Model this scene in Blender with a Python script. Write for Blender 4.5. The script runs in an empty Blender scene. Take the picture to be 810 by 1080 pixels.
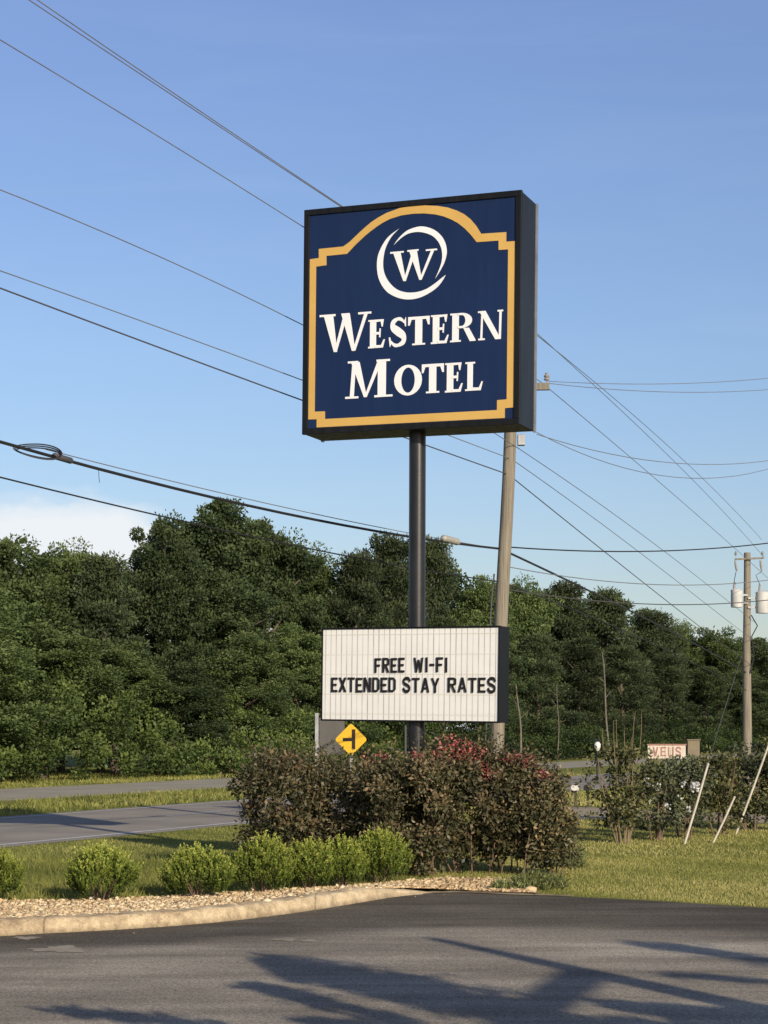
import bpy, math, random
import numpy as np
from mathutils import Vector

R = math.radians
rng = np.random.default_rng(11)
random.seed(5)
S = bpy.context.scene
COL = S.collection
EYE, F, CX, HZ = 1.85, 2000.0, 405.0, 770.0        # eye height, focal length / centre / horizon of an 810 x 1080 frame


def G(px, py):
    """ground point seen at px, py"""
    Y = EYE * F / (py - HZ)
    return (px - CX) / F * Y, Y


def XatY(px, Y):
    return (px - CX) / F * Y


def ZatY(py, Y):
    return EYE + (HZ - py) * Y / F


# ------------------------------------------------------------------ materials
def mat(name):
    m = bpy.data.materials.new(name)
    m.use_nodes = True
    nt = m.node_tree
    return m, nt, nt.nodes['Principled BSDF'], nt.nodes['Material Output']


def N(nt, t, **kw):
    n = nt.nodes.new(t)
    for k, v in kw.items():
        setattr(n, k, v)
    return n


def ramp(nt, stops, fac=None, interp='LINEAR'):
    r = N(nt, 'ShaderNodeValToRGB')
    r.color_ramp.interpolation = interp
    el = r.color_ramp.elements
    while len(el) < len(stops):
        el.new(0.5)
    for e, (p, c) in zip(el, stops):
        e.position = p
        e.color = (c[0], c[1], c[2], 1)
    if fac is not None:
        nt.links.new(fac, r.inputs[0])
    return r.outputs[0]


def noise(nt, scale, detail=6, rough=0.55, coord=None, dist=0.0):
    n = N(nt, 'ShaderNodeTexNoise')
    n.inputs['Scale'].default_value = scale
    n.inputs['Detail'].default_value = detail
    n.inputs['Roughness'].default_value = rough
    n.inputs['Distortion'].default_value = dist
    if coord is None:
        coord = N(nt, 'ShaderNodeTexCoord').outputs['Object']
    nt.links.new(coord, n.inputs['Vector'])
    return n.outputs['Fac']


def mixc(nt, a, b, fac, mode='MIX'):
    m = N(nt, 'ShaderNodeMix', data_type='RGBA', blend_type=mode)
    for sock, v in ((m.inputs[6], a), (m.inputs[7], b), (m.inputs[0], fac)):
        if isinstance(v, (int, float)):
            sock.default_value = v
        elif isinstance(v, tuple):
            sock.default_value = (*v, 1)
        else:
            nt.links.new(v, sock)
    return m.outputs[2]


def bump(nt, b, h, strength=0.3, dist=0.02):
    n = N(nt, 'ShaderNodeBump')
    n.inputs['Strength'].default_value = strength
    n.inputs['Distance'].default_value = dist
    nt.links.new(h, n.inputs['Height'])
    nt.links.new(n.outputs[0], b.inputs['Normal'])


def plain(name, c1, c2=None, scale=6.0, rough=0.6, metal=0.0, bmp=0.0, spec=0.5):
    m, nt, b, o = mat(name)
    c2 = c2 or tuple(x * 0.8 for x in c1)
    f = noise(nt, scale)
    nt.links.new(ramp(nt, [(0.3, c2), (0.7, c1)], f), b.inputs['Base Color'])
    b.inputs['Roughness'].default_value = rough
    b.inputs['Metallic'].default_value = metal
    b.inputs['Specular IOR Level'].default_value = spec
    if bmp:
        bump(nt, b, noise(nt, scale * 6), bmp)
    return m


def leafmat(name, dark, mid, light, trans=0.36, rough=0.55, spec=0.25, objvar=0.25):
    m, nt, b, o = mat(name)
    a = N(nt, 'ShaderNodeAttribute', attribute_name='v')
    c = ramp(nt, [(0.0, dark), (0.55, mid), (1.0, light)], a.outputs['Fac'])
    oi = N(nt, 'ShaderNodeObjectInfo')
    mr = N(nt, 'ShaderNodeMapRange')
    mr.inputs['To Min'].default_value = 1 - objvar
    mr.inputs['To Max'].default_value = 1 + objvar
    nt.links.new(oi.outputs['Random'], mr.inputs['Value'])
    hs = N(nt, 'ShaderNodeHueSaturation')
    nt.links.new(c, hs.inputs['Color'])
    nt.links.new(mr.outputs[0], hs.inputs['Value'])
    nt.links.new(hs.outputs[0], b.inputs['Base Color'])
    b.inputs['Roughness'].default_value = rough
    b.inputs['Specular IOR Level'].default_value = spec
    t = N(nt, 'ShaderNodeBsdfTranslucent')
    nt.links.new(mixc(nt, hs.outputs[0], (0.9, 1.0, 0.35), 0.25, 'MULTIPLY'), t.inputs['Color'])
    mx = N(nt, 'ShaderNodeMixShader')
    mx.inputs[0].default_value = trans
    nt.links.new(b.outputs[0], mx.inputs[1])
    nt.links.new(t.outputs[0], mx.inputs[2])
    nt.links.new(mx.outputs[0], o.inputs['Surface'])
    return m


def streaked(name, c1, c2, rough, spec, amount):
    """painted sheet metal or vinyl with faint vertical run marks and dull patches"""
    m, nt, b, o = mat(name)
    co = N(nt, 'ShaderNodeTexCoord').outputs['Object']
    mp = N(nt, 'ShaderNodeMapping')
    mp.inputs['Scale'].default_value = (7, 7, 0.35)
    nt.links.new(co, mp.inputs[0])
    st = noise(nt, 2.2, 6, 0.65, mp.outputs[0])
    big = noise(nt, 0.8, 4, 0.5, co)
    c = ramp(nt, [(0.3, c2), (0.7, c1)], big)
    c = mixc(nt, c, ramp(nt, [(0.3, (1 - amount,) * 3), (0.7, (1 + amount,) * 3)], st), 1.0, 'MULTIPLY')
    nt.links.new(c, b.inputs['Base Color'])
    nt.links.new(ramp(nt, [(0.3, (rough - .12,) * 3), (0.7, (rough + .12,) * 3)], st), b.inputs['Roughness'])
    b.inputs['Specular IOR Level'].default_value = spec
    bump(nt, b, big, 0.05, 0.05)
    return m


M = {}
M['bark'] = plain('bark', (0.16, 0.125, 0.09), (0.07, 0.055, 0.04), 9, 0.9, bmp=0.5)
M['pale_bark'] = plain('pale_bark', (0.20, 0.18, 0.14), (0.10, 0.09, 0.07), 5, 0.9, bmp=0.4)
M['tan_twig'] = plain('tan_twig', (0.24, 0.19, 0.11), (0.14, 0.11, 0.065), 8, 0.9)
M['twig'] = plain('twig', (0.20, 0.13, 0.085), (0.10, 0.065, 0.045), 12, 0.85)
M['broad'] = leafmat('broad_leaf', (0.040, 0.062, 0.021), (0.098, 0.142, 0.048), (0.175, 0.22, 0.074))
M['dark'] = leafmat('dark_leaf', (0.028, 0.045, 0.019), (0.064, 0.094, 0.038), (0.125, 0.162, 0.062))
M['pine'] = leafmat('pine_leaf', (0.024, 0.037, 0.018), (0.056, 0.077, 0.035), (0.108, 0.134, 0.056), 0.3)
M['vine'] = leafmat('vine_leaf', (0.02, 0.034, 0.011), (0.078, 0.118, 0.033), (0.175, 0.225, 0.062))
M['myrtle'] = leafmat('myrtle_leaf', (0.030, 0.033, 0.016), (0.102, 0.100, 0.045), (0.26, 0.185, 0.10), 0.15, 0.5, 0.35)
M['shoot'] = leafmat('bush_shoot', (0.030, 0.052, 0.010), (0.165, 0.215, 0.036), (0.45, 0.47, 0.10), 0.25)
M['sage'] = leafmat('sage_leaf', (0.03, 0.036, 0.014), (0.095, 0.105, 0.04), (0.24, 0.23, 0.10), 0.2)
M['violet'] = leafmat('violet_leaf', (0.024, 0.031, 0.018), (0.068, 0.082, 0.044), (0.16, 0.17, 0.09), 0.12)
M['red_bloom'] = leafmat('red_bloom', (0.18, 0.045, 0.04), (0.42, 0.13, 0.115), (0.58, 0.28, 0.24), 0.25)
M['white_bloom'] = leafmat('white_bloom', (0.45, 0.45, 0.47), (0.62, 0.62, 0.64), (0.8, 0.8, 0.8), 0.2)
M['blade'] = leafmat('grass_blade', (0.11, 0.135, 0.032), (0.31, 0.31, 0.085), (0.56, 0.49, 0.20), 0.3, 0.6, 0.2, 0.0)
M['weed'] = leafmat('weed_leaf', (0.06, 0.085, 0.03), (0.17, 0.20, 0.075), (0.33, 0.33, 0.14), 0.25)
M['black_paint'] = streaked('black_paint', (0.0075, 0.008, 0.0095), (0.0055, 0.006, 0.007), 0.5, 0.3, 0.35)
M['side_paint'] = streaked('side_paint', (0.014, 0.018, 0.025), (0.009, 0.0115, 0.016), 0.5, 0.3, 0.3)
M['blue_face'] = streaked('blue_face', (0.0100, 0.0255, 0.083), (0.0078, 0.0205, 0.067), 0.45, 0.22, 0.05)
M['gold'] = plain('gold_vinyl', (0.64, 0.405, 0.11), (0.57, 0.35, 0.09), 2.0, 0.5)
M['white_vinyl'] = plain('white_vinyl', (0.86, 0.86, 0.87), (0.80, 0.81, 0.82), 1.5, 0.5)
M['black_letter'] = plain('black_letter', (0.014, 0.012, 0.011), None, 4, 0.5)
M['trim_alu'] = plain('trim_aluminium', (0.42, 0.44, 0.47), (0.30, 0.31, 0.33), 4, 0.4, 0.6)
M['galv'] = plain('galvanised', (0.40, 0.41, 0.42), (0.27, 0.28, 0.29), 8, 0.5, 0.4)
M['steel_pole'] = plain('pole_paint', (0.020, 0.020, 0.022), (0.012, 0.012, 0.013), 4, 0.35, bmp=0.04)
M['wire'] = plain('wire_metal', (0.17, 0.18, 0.20), (0.12, 0.125, 0.14), 2, 0.6)
M['cable'] = plain('cable_sheath', (0.018, 0.018, 0.021), None, 3, 0.55)
M['grey_cable'] = plain('grey_cable', (0.07, 0.07, 0.075), None, 3, 0.6)
M['cream'] = plain('splice_case', (0.40, 0.39, 0.34), (0.3, 0.29, 0.26), 6, 0.5)
M['transformer'] = plain('transformer_paint', (0.66, 0.67, 0.66), (0.5, 0.51, 0.5), 3, 0.4)
M['porcelain'] = plain('porcelain', (0.35, 0.33, 0.31), None, 4, 0.25)
M['yellow'] = plain('yellow_sign', (0.72, 0.45, 0.02), (0.64, 0.38, 0.015), 3, 0.45)
M['sign_black'] = plain('sign_black', (0.02, 0.007, 0.006), None, 3, 0.5)
M['sign_back'] = plain('sign_back', (0.105, 0.10, 0.092), (0.07, 0.066, 0.06), 3, 0.7)
M['stake'] = plain('stake_pvc', (0.52, 0.485, 0.39), (0.38, 0.35, 0.27), 7, 0.5)
M['white_box'] = plain('white_enamel', (0.76, 0.75, 0.70), (0.6, 0.58, 0.53), 5, 0.4)
M['black_box'] = plain('dark_enamel', (0.03, 0.033, 0.033), None, 5, 0.3)
M['post_wood'] = plain('post_wood', (0.085, 0.065, 0.05), (0.05, 0.04, 0.03), 8, 0.9)
M['board'] = plain('sign_board', (0.60, 0.53, 0.45), (0.50, 0.42, 0.34), 3, 0.6)
M['board_red'] = plain('board_red', (0.26, 0.115, 0.085), (0.34, 0.18, 0.14), 5, 0.6)
M['tan_box'] = plain('tan_cabinet', (0.21, 0.17, 0.105), (0.15, 0.12, 0.075), 3, 0.6)


def m_wood():
    m, nt, b, o = mat('weathered_pole')
    tc = N(nt, 'ShaderNodeTexCoord')
    mp = N(nt, 'ShaderNodeMapping')
    mp.inputs['Scale'].default_value = (9, 9, 0.35)
    nt.links.new(tc.outputs['Object'], mp.inputs[0])
    f = noise(nt, 3.5, 8, 0.65, mp.outputs[0])
    c = ramp(nt, [(0.3, (0.12, 0.105, 0.08)), (0.55, (0.25, 0.22, 0.17)), (0.75, (0.34, 0.305, 0.24))], f)
    nt.links.new(c, b.inputs['Base Color'])
    b.inputs['Roughness'].default_value = 0.9
    bump(nt, b, f, 0.5, 0.02)
    return m


M['pole_wood'] = m_wood()


def m_marquee():
    """white letter-board plastic: joints between the narrow vertical strips, faint letter tracks, grime"""
    m, nt, b, o = mat('letter_board')
    tc = N(nt, 'ShaderNodeTexCoord')
    sp = N(nt, 'ShaderNodeSeparateXYZ')
    nt.links.new(tc.outputs['UV'], sp.inputs[0])

    def stripe(sock, n, w, off=0.0):
        a = N(nt, 'ShaderNodeMath', operation='MULTIPLY_ADD')
        a.inputs[1].default_value = n
        a.inputs[2].default_value = off
        nt.links.new(sock, a.inputs[0])
        fr = N(nt, 'ShaderNodeMath', operation='FRACT')
        nt.links.new(a.outputs[0], fr.inputs[0])
        s = N(nt, 'ShaderNodeMath', operation='SUBTRACT')
        nt.links.new(fr.outputs[0], s.inputs[0])
        s.inputs[1].default_value = 0.5
        ab = N(nt, 'ShaderNodeMath', operation='ABSOLUTE')
        nt.links.new(s.outputs[0], ab.inputs[0])
        r = N(nt, 'ShaderNodeMapRange', interpolation_type='SMOOTHSTEP')
        r.inputs['From Min'].default_value = 0
        r.inputs['From Max'].default_value = w
        r.inputs['To Min'].default_value = 1
        r.inputs['To Max'].default_value = 0
        nt.links.new(ab.outputs[0], r.inputs['Value'])
        return r.outputs[0]
    v = stripe(sp.outputs[0], 32, 0.15)
    hline = stripe(sp.outputs[1], 4.62, 0.045, 0.18)
    mp = N(nt, 'ShaderNodeMapping')
    mp.inputs['Scale'].default_value = (32, 1.4, 1)
    nt.links.new(tc.outputs['UV'], mp.inputs[0])
    vv = N(nt, 'ShaderNodeMath', operation='MULTIPLY')
    nt.links.new(v, vv.inputs[0])
    nt.links.new(ramp(nt, [(0.34, (0.28,) * 3), (0.66, (0.85,) * 3)], noise(nt, 1.0, 3, 0.6, mp.outputs[0])), vv.inputs[1])
    base = ramp(nt, [(0.3, (0.84, 0.835, 0.79)), (0.7, (0.90, 0.90, 0.87))], noise(nt, 5, 5, 0.6, tc.outputs['UV']))
    c = mixc(nt, base, (0.21, 0.19, 0.15), vv.outputs[0])
    hf = N(nt, 'ShaderNodeMath', operation='MULTIPLY')
    hf.inputs[1].default_value = 0.16
    nt.links.new(hline, hf.inputs[0])
    c = mixc(nt, c, (0.35, 0.32, 0.26), hf.outputs[0])
    nt.links.new(c, b.inputs['Base Color'])
    b.inputs['Roughness'].default_value = 0.45
    return m


M['letter_board'] = m_marquee()


def m_asphalt():
    m, nt, b, o = mat('lot_asphalt')
    tc = N(nt, 'ShaderNodeTexCoord')
    at = N(nt, 'ShaderNodeAttribute', attribute_name='band')
    co = tc.outputs['Object']
    big = noise(nt, 0.35, 5, 0.6, co)
    mp = N(nt, 'ShaderNodeMapping')
    mp.inputs['Scale'].default_value = (0.28, 1.6, 1)
    mp.inputs['Rotation'].default_value = (0, 0, R(-14))
    nt.links.new(co, mp.inputs[0])
    streak = noise(nt, 1.1, 6, 0.62, mp.outputs[0])
    base = ramp(nt, [(0.32, (0.235, 0.208, 0.168)), (0.5, (0.335, 0.298, 0.24)), (0.68, (0.44, 0.394, 0.318))], streak)
    base = mixc(nt, base, ramp(nt, [(0.35, (0.62,) * 3), (0.65, (1.15,) * 3)], big), 0.8, 'MULTIPLY')
    grain = noise(nt, 38, 4, 0.8, co)
    gs = noise(nt, 130, 2, 0.9, co)
    base = mixc(nt, base, ramp(nt, [(0.34, (0.45,) * 3), (0.62, (1.5,) * 3)], grain), 0.75, 'MULTIPLY')
    base = mixc(nt, base, ramp(nt, [(0.37, (0.4,) * 3), (0.63, (1.7,) * 3)], gs), 0.8, 'MULTIPLY')
    # sealed darker strip along the kerb
    e = N(nt, 'ShaderNodeMath', operation='MULTIPLY_ADD')
    nt.links.new(big, e.inputs[0])
    e.inputs[1].default_value = 0.7
    nt.links.new(at.outputs['Fac'], e.inputs[2])
    k = N(nt, 'ShaderNodeMapRange', interpolation_type='SMOOTHSTEP')
    k.inputs['From Min'].default_value = 0.38
    k.inputs['From Max'].default_value = 0.78
    nt.links.new(e.outputs[0], k.inputs['Value'])
    base = mixc(nt, base, mixc(nt, base, (0.40, 0.40, 0.40), 1.0, 'MULTIPLY'), k.outputs[0])
    nt.links.new(base, b.inputs['Base Color'])
    b.inputs['Roughness'].default_value = 0.88
    b.inputs['Specular IOR Level'].default_value = 0.04
    bump(nt, b, grain, 0.8, 0.015)
    return m


M['asphalt'] = m_asphalt()
M['road'] = plain('road_asphalt', (0.37, 0.335, 0.28), (0.25, 0.225, 0.19), 0.5, 0.9, bmp=0.1, spec=0.05)
M['far_road'] = plain('far_road_asphalt', (0.40, 0.37, 0.29), (0.30, 0.275, 0.215), 0.5, 0.9, spec=0.05)
M['road_paint'] = plain('road_paint', (0.70, 0.69, 0.64), (0.45, 0.44, 0.4), 3, 0.7)
M['sand'] = plain('sandy_drive', (0.40, 0.33, 0.22), (0.26, 0.21, 0.13), 0.9, 0.95)
M['soil'] = plain('bed_soil', (0.40, 0.29, 0.17), (0.20, 0.13, 0.075), 5, 0.95, bmp=0.6)
M['mulch'] = plain('mulch', (0.22, 0.14, 0.085), (0.09, 0.055, 0.035), 9, 0.95, bmp=0.6)


def m_kerb():
    m, nt, b, o = mat('kerb_concrete')
    co = N(nt, 'ShaderNodeTexCoord').outputs['Object']
    f = noise(nt, 1.6, 8, 0.7, co)
    f2 = noise(nt, 6.5, 6, 0.75, co)
    g = noise(nt, 60, 3, 0.8, co)
    c = ramp(nt, [(0.34, (0.27, 0.20, 0.13)), (0.5, (0.52, 0.415, 0.27)), (0.68, (0.64, 0.53, 0.36))], f)
    c = mixc(nt, c, ramp(nt, [(0.34, (0.5, 0.48, 0.45)), (0.56, (1.1, 1.1, 1.08))], f2), 0.75, 'MULTIPLY')
    c = mixc(nt, c, ramp(nt, [(0.3, (0.6,) * 3), (0.6, (1.15,) * 3)], g), 0.7, 'MULTIPLY')
    sp_ = N(nt, 'ShaderNodeSeparateXYZ')
    nt.links.new(co, sp_.inputs[0])
    # damp grime low on the face, contraction joints every 2.4 m
    lo = N(nt, 'ShaderNodeMapRange')
    lo.inputs['From Min'].default_value = 0.0
    lo.inputs['From Max'].default_value = 0.06
    lo.inputs['To Min'].default_value = 0.55
    lo.inputs['To Max'].default_value = 1.0
    nt.links.new(sp_.outputs[2], lo.inputs['Value'])
    c = mixc(nt, c, lo.outputs[0], 1.0, 'MULTIPLY')
    a = N(nt, 'ShaderNodeMath', operation='MULTIPLY_ADD')
    a.inputs[1].default_value = 0.42
    a.inputs[2].default_value = 0.3
    nt.links.new(sp_.outputs[0], a.inputs[0])
    fr = N(nt, 'ShaderNodeMath', operation='FRACT')
    nt.links.new(a.outputs[0], fr.inputs[0])
    c = mixc(nt, c, ramp(nt, [(0.0, (0.6,) * 3), (0.005, (0.6,) * 3), (0.009, (1.0,) * 3)], fr.outputs[0]), 1.0, 'MULTIPLY')
    nt.links.new(c, b.inputs['Base Color'])
    b.inputs['Roughness'].default_value = 0.92
    b.inputs['Specular IOR Level'].default_value = 0.1
    bump(nt, b, f2, 0.7, 0.02)
    return m


M['kerb'] = m_kerb()


def m_stone():
    m, nt, b, o = mat('bed_stone')
    a = N(nt, 'ShaderNodeAttribute', attribute_name='v')
    c = ramp(nt, [(0, (0.30, 0.20, 0.10)), (0.5, (0.60, 0.45, 0.255)), (1, (0.82, 0.69, 0.46))], a.outputs['Fac'])
    nt.links.new(c, b.inputs['Base Color'])
    b.inputs['Roughness'].default_value = 0.85
    return m


M['stone'] = m_stone()


def m_ground():
    m, nt, b, o = mat('lawn_ground')
    big = noise(nt, 0.16, 6, 0.6)
    mid = noise(nt, 1.4, 6, 0.7)
    fine = noise(nt, 14, 4, 0.8)
    c = ramp(nt, [(0.3, (0.15, 0.18, 0.042)), (0.5, (0.25, 0.26, 0.066)), (0.7, (0.38, 0.34, 0.12))], big)
    c = mixc(nt, c, ramp(nt, [(0.3, (0.62, 0.66, 0.6)), (0.66, (1.25, 1.2, 1.15))], mid), 0.9, 'MULTIPLY')
    c = mixc(nt, c, ramp(nt, [(0.3, (0.55,) * 3), (0.64, (1.2,) * 3)], fine), 0.7, 'MULTIPLY')
    nt.links.new(c, b.inputs['Base Color'])
    b.inputs['Roughness'].default_value = 0.95
    b.inputs['Specular IOR Level'].default_value = 0.1
    bump(nt, b, fine, 0.8, 0.05)
    return m


M['ground'] = m_ground()


# ------------------------------------------------------------------ objects
def tag(o, label=None, cat=None, group=None, kind=None):
    for k, v in (('label', label), ('category', cat), ('group', group), ('kind', kind)):
        if v:
            o[k] = v
    return o


def empty(name, loc, label, cat, group=None, rz=0.0):
    o = bpy.data.objects.new(name, None)
    o.empty_display_size = 0.3
    COL.objects.link(o)
    o.location = loc
    o.rotation_euler = (0, 0, rz)
    return tag(o, label, cat, group)


def mesh_np(name, verts, faces, material, parent=None, v=None, smooth=False):
    """verts (n,3), faces (m,k) arrays"""
    me = bpy.data.meshes.new(name)
    verts = np.asarray(verts, dtype=np.float32)
    faces = np.asarray(faces, dtype=np.int32)
    m, k = faces.shape
    me.vertices.add(len(verts))
    me.vertices.foreach_set('co', verts.ravel())
    me.loops.add(m * k)
    me.loops.foreach_set('vertex_index', faces.ravel())
    me.polygons.add(m)
    me.polygons.foreach_set('loop_start', np.arange(0, m * k, k, dtype=np.int32))
    me.polygons.foreach_set('loop_total', np.full(m, k, dtype=np.int32))
    if smooth:
        me.polygons.foreach_set('use_smooth', np.ones(m, dtype=bool))
    me.update(calc_edges=True)
    if v is not None:
        a = me.attributes.new('v', 'FLOAT', 'FACE')
        a.data.foreach_set('value', np.asarray(v, dtype=np.float32))
    me.materials.append(material)
    o = bpy.data.objects.new(name, me)
    COL.objects.link(o)
    o.parent = parent
    return o


class MB:
    def __init__(s):
        s.v, s.f = [], []

    def add(s, vs, fs):
        n = len(s.v)
        s.v += [tuple(p) for p in vs]
        s.f += [tuple(i + n for i in f) for f in fs]

    def box(s, x0, x1, y0, y1, z0, z1, fn=None):
        c = [(x0, y0, z0), (x1, y0, z0), (x1, y1, z0), (x0, y1, z0), (x0, y0, z1), (x1, y0, z1), (x1, y1, z1), (x0, y1, z1)]
        if fn:
            c = [fn(*p) for p in c]
        s.add(c, [(0, 3, 2, 1), (4, 5, 6, 7), (0, 1, 5, 4), (1, 2, 6, 5), (2, 3, 7, 6), (3, 0, 4, 7)])

    def slab(s, pts, c0, c1, fn):
        """flat outline pts (a,b), counter-clockwise seen from the front; c0 front, c1 back"""
        n = len(pts)
        s.add([fn(a, b, c0) for a, b in pts] + [fn(a, b, c1) for a, b in pts],
              [tuple(range(n)), tuple(reversed(range(n, 2 * n)))] + [((i + 1) % n, i, n + i, n + (i + 1) % n) for i in range(n)])

    def ribbon(s, L, Rr, c0, c1, fn):
        """closed slab between two polylines of the same length, split into quads"""
        for i in range(len(L) - 1):
            q = [L[i], L[i + 1], Rr[i + 1], Rr[i]]
            s.slab(q, c0, c1, fn)

    def tube(s, pts, rad, n=8, cap=True):
        pts = [Vector(p) for p in pts]
        if not hasattr(rad, '__len__'):
            rad = [rad] * len(pts)
        base = len(s.v)
        up = None
        for i, p in enumerate(pts):
            d = (pts[min(i + 1, len(pts) - 1)] - pts[max(i - 1, 0)])
            d = d.normalized() if d.length > 1e-9 else Vector((0, 0, 1))
            if up is None:
                up = Vector((1, 0, 0)) if abs(d.x) < 0.8 else Vector((0, 1, 0))
            a = (up - d * up.dot(d)).normalized()
            b = d.cross(a)
            up = a
            for k in range(n):
                t = 2 * math.pi * k / n
                s.v.append(tuple(p + (a * math.cos(t) + b * math.sin(t)) * rad[i]))
        for i in range(len(pts) - 1):
            for k in range(n):
                s.f.append((base + i * n + k, base + i * n + (k + 1) % n, base + (i + 1) * n + (k + 1) % n, base + (i + 1) * n + k))
        if cap:
            s.f.append(tuple(base + k for k in reversed(range(n))))
            s.f.append(tuple(base + (len(pts) - 1) * n + k for k in range(n)))

    def build(s, name, material, parent=None, smooth=False, bevel=0.0):
        me = bpy.data.meshes.new(name)
        me.from_pydata(s.v, [], s.f)
        me.update()
        me.materials.append(material)
        if smooth:
            me.polygons.foreach_set('use_smooth', np.ones(len(me.polygons), dtype=bool))
            me.set_sharp_from_angle(angle=R(40))
        o = bpy.data.objects.new(name, me)
        COL.objects.link(o)
        o.parent = parent
        if bevel:
            b = o.modifiers.new('bevel', 'BEVEL')
            b.width = bevel
            b.segments = 2
            b.limit_method = 'ANGLE'
        return o


def leaves(P, D, length, width, v, droop=0.0):
    """rhombic leaves at P pointing along D; returns verts, faces, v"""
    n = len(P)
    D = D / np.maximum(np.linalg.norm(D, axis=1, keepdims=True), 1e-6)
    rnd = rng.normal(size=(n, 3))
    Sd = np.cross(D, rnd)
    Sd /= np.maximum(np.linalg.norm(Sd, axis=1, keepdims=True), 1e-6)
    L = (np.asarray(length) * np.ones(n))[:, None]
    W = (np.asarray(width) * np.ones(n))[:, None]
    V = np.empty((n, 4, 3))
    V[:, 0] = P
    V[:, 1] = P + D * L * 0.5 + Sd * W * 0.5
    V[:, 2] = P + D * L
    V[:, 2, 2] -= droop * L[:, 0]
    V[:, 3] = P + D * L * 0.5 - Sd * W * 0.5
    Fc = np.arange(n * 4).reshape(n, 4)
    return V.reshape(-1, 3), Fc, v


def unit(n):
    d = rng.normal(size=(n, 3))
    return d / np.linalg.norm(d, axis=1, keepdims=True)


def crown_leaves(centers, radii, per, size, flat=0.75, vbase=None, aspect=0.6, upbias=0.25, jitter=0.10):
    """leaf clumps: a ragged shell of leaves around every clump centre"""
    nC = len(centers)
    k = per
    C = np.repeat(centers, k, axis=0)
    r = np.repeat(radii, k)
    d = unit(nC * k)
    d[:, 2] = d[:, 2] + upbias
    rr = r * (0.25 + 0.75 * rng.random(nC * k) ** 0.6) * np.where(rng.random(nC * k) < .06, 1.2, 1.0)
    P = C + d * rr[:, None] * np.array([1, 1, flat])
    out = d + rng.normal(size=d.shape) * 0.75
    out[:, 2] -= 0.25
    ln = size * rng.uniform(0.65, 1.4, nC * k)
    if vbase is None:
        vbase = rng.uniform(0.25, 0.75, nC)
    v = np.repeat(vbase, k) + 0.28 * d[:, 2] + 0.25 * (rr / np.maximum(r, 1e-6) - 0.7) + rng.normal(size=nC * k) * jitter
    return leaves(P, out, ln, ln * aspect, np.clip(v, 0, 1))


# ------------------------------------------------------------------ world, sun, camera
SUN_AZ, SUN_EL = R(28), R(21)          # sun behind the camera, to its right
sun_dir = Vector((math.sin(SUN_AZ) * math.cos(SUN_EL), -math.cos(SUN_AZ) * math.cos(SUN_EL), math.sin(SUN_EL)))
W = bpy.data.worlds.new('World')
S.world = W
W.use_nodes = True
nt = W.node_tree
bg = nt.nodes['Background']
sky = N(nt, 'ShaderNodeTexSky', sky_type='NISHITA')
sky.sun_disc = False
sky.sun_elevation = SUN_EL
sky.sun_rotation = math.pi - SUN_AZ
sky.air_density = 1.0
sky.dust_density = 0.6
sky.ozone_density = 2.0
tc = N(nt, 'ShaderNodeTexCoord')
sp = N(nt, 'ShaderNodeSeparateXYZ')
nt.links.new(tc.outputs['Generated'], sp.inputs[0])


def wm(op, a, b=None, c=None):
    n = N(nt, 'ShaderNodeMath', operation=op)
    for i, x in enumerate((a, b, c)):
        if x is None:
            continue
        if isinstance(x, (int, float)):
            n.inputs[i].default_value = x
        else:
            nt.links.new(x, n.inputs[i])
    return n.outputs[0]


yy = wm('MAXIMUM', sp.outputs[1], 0.05)
az = wm('DIVIDE', sp.outputs[0], yy)
el = wm('DIVIDE', sp.outputs[2], yy)
cmb = N(nt, 'ShaderNodeCombineXYZ')
nt.links.new(az, cmb.inputs[0])
nt.links.new(wm('MULTIPLY', el, 2.2), cmb.inputs[1])
n1 = noise(nt, 14, 6, 0.55, cmb.outputs[0])
# upper rim of the low cloud bank: high at the left, sinking towards the right
rim = N(nt, 'ShaderNodeMapRange', interpolation_type='SMOOTHSTEP')
rim.inputs['From Min'].default_value = -0.16
rim.inputs['From Max'].default_value = -0.02
rim.inputs['To Min'].default_value = 0.123
rim.inputs['To Max'].default_value = 0.045
nt.links.new(az, rim.inputs['Value'])
edge = wm('ADD', rim.outputs[0], wm('MULTIPLY', wm('SUBTRACT', n1, 0.5), 0.05))
cl = N(nt, 'ShaderNodeMapRange', interpolation_type='SMOOTHSTEP')
cl.inputs['From Min'].default_value = -0.006
cl.inputs['From Max'].default_value = 0.012
nt.links.new(wm('SUBTRACT', edge, el), cl.inputs['Value'])
gr = ramp(nt, [(0.06, (0.97, 0.94, 1.03)), (0.20, (1.08, 1.09, 1.22)), (0.42, (1.22, 1.17, 1.42)), (0.8, (0.92, 0.88, 1.03))], el)
tint = mixc(nt, sky.outputs[0], gr, 1.0, 'MULTIPLY')
wmap = N(nt, 'ShaderNodeMapping')
wmap.inputs['Scale'].default_value = (3.0, 9.0, 1.0)
wmap.inputs['Rotation'].default_value = (0, 0, R(12))
nt.links.new(cmb.outputs[0], wmap.inputs[0])
wisp = noise(nt, 1.6, 7, 0.6, wmap.outputs[0], 0.6)
tint = mixc(nt, tint, (6.2, 7.4, 8.8), wm('MULTIPLY', ramp(nt, [(0.45, (0,) * 3), (0.8, (1,) * 3)], wisp), 0.06))
cloud = wm('MULTIPLY', cl.outputs[0], 0.95)
skyc = mixc(nt, tint, (8.3, 8.6, 8.9), cloud)
nt.links.new(skyc, bg.inputs['Color'])
bg.inputs['Strength'].default_value = 0.105

sl = bpy.data.lights.new('sun', 'SUN')
sl.energy = 5.0
sl.angle = R(0.5)
sl.color = (1.0, 0.87, 0.69)
so = bpy.data.objects.new('sun', sl)
COL.objects.link(so)
so.location = sun_dir * 60
so.rotation_euler = (-sun_dir).to_track_quat('-Z', 'Y').to_euler()

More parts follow.
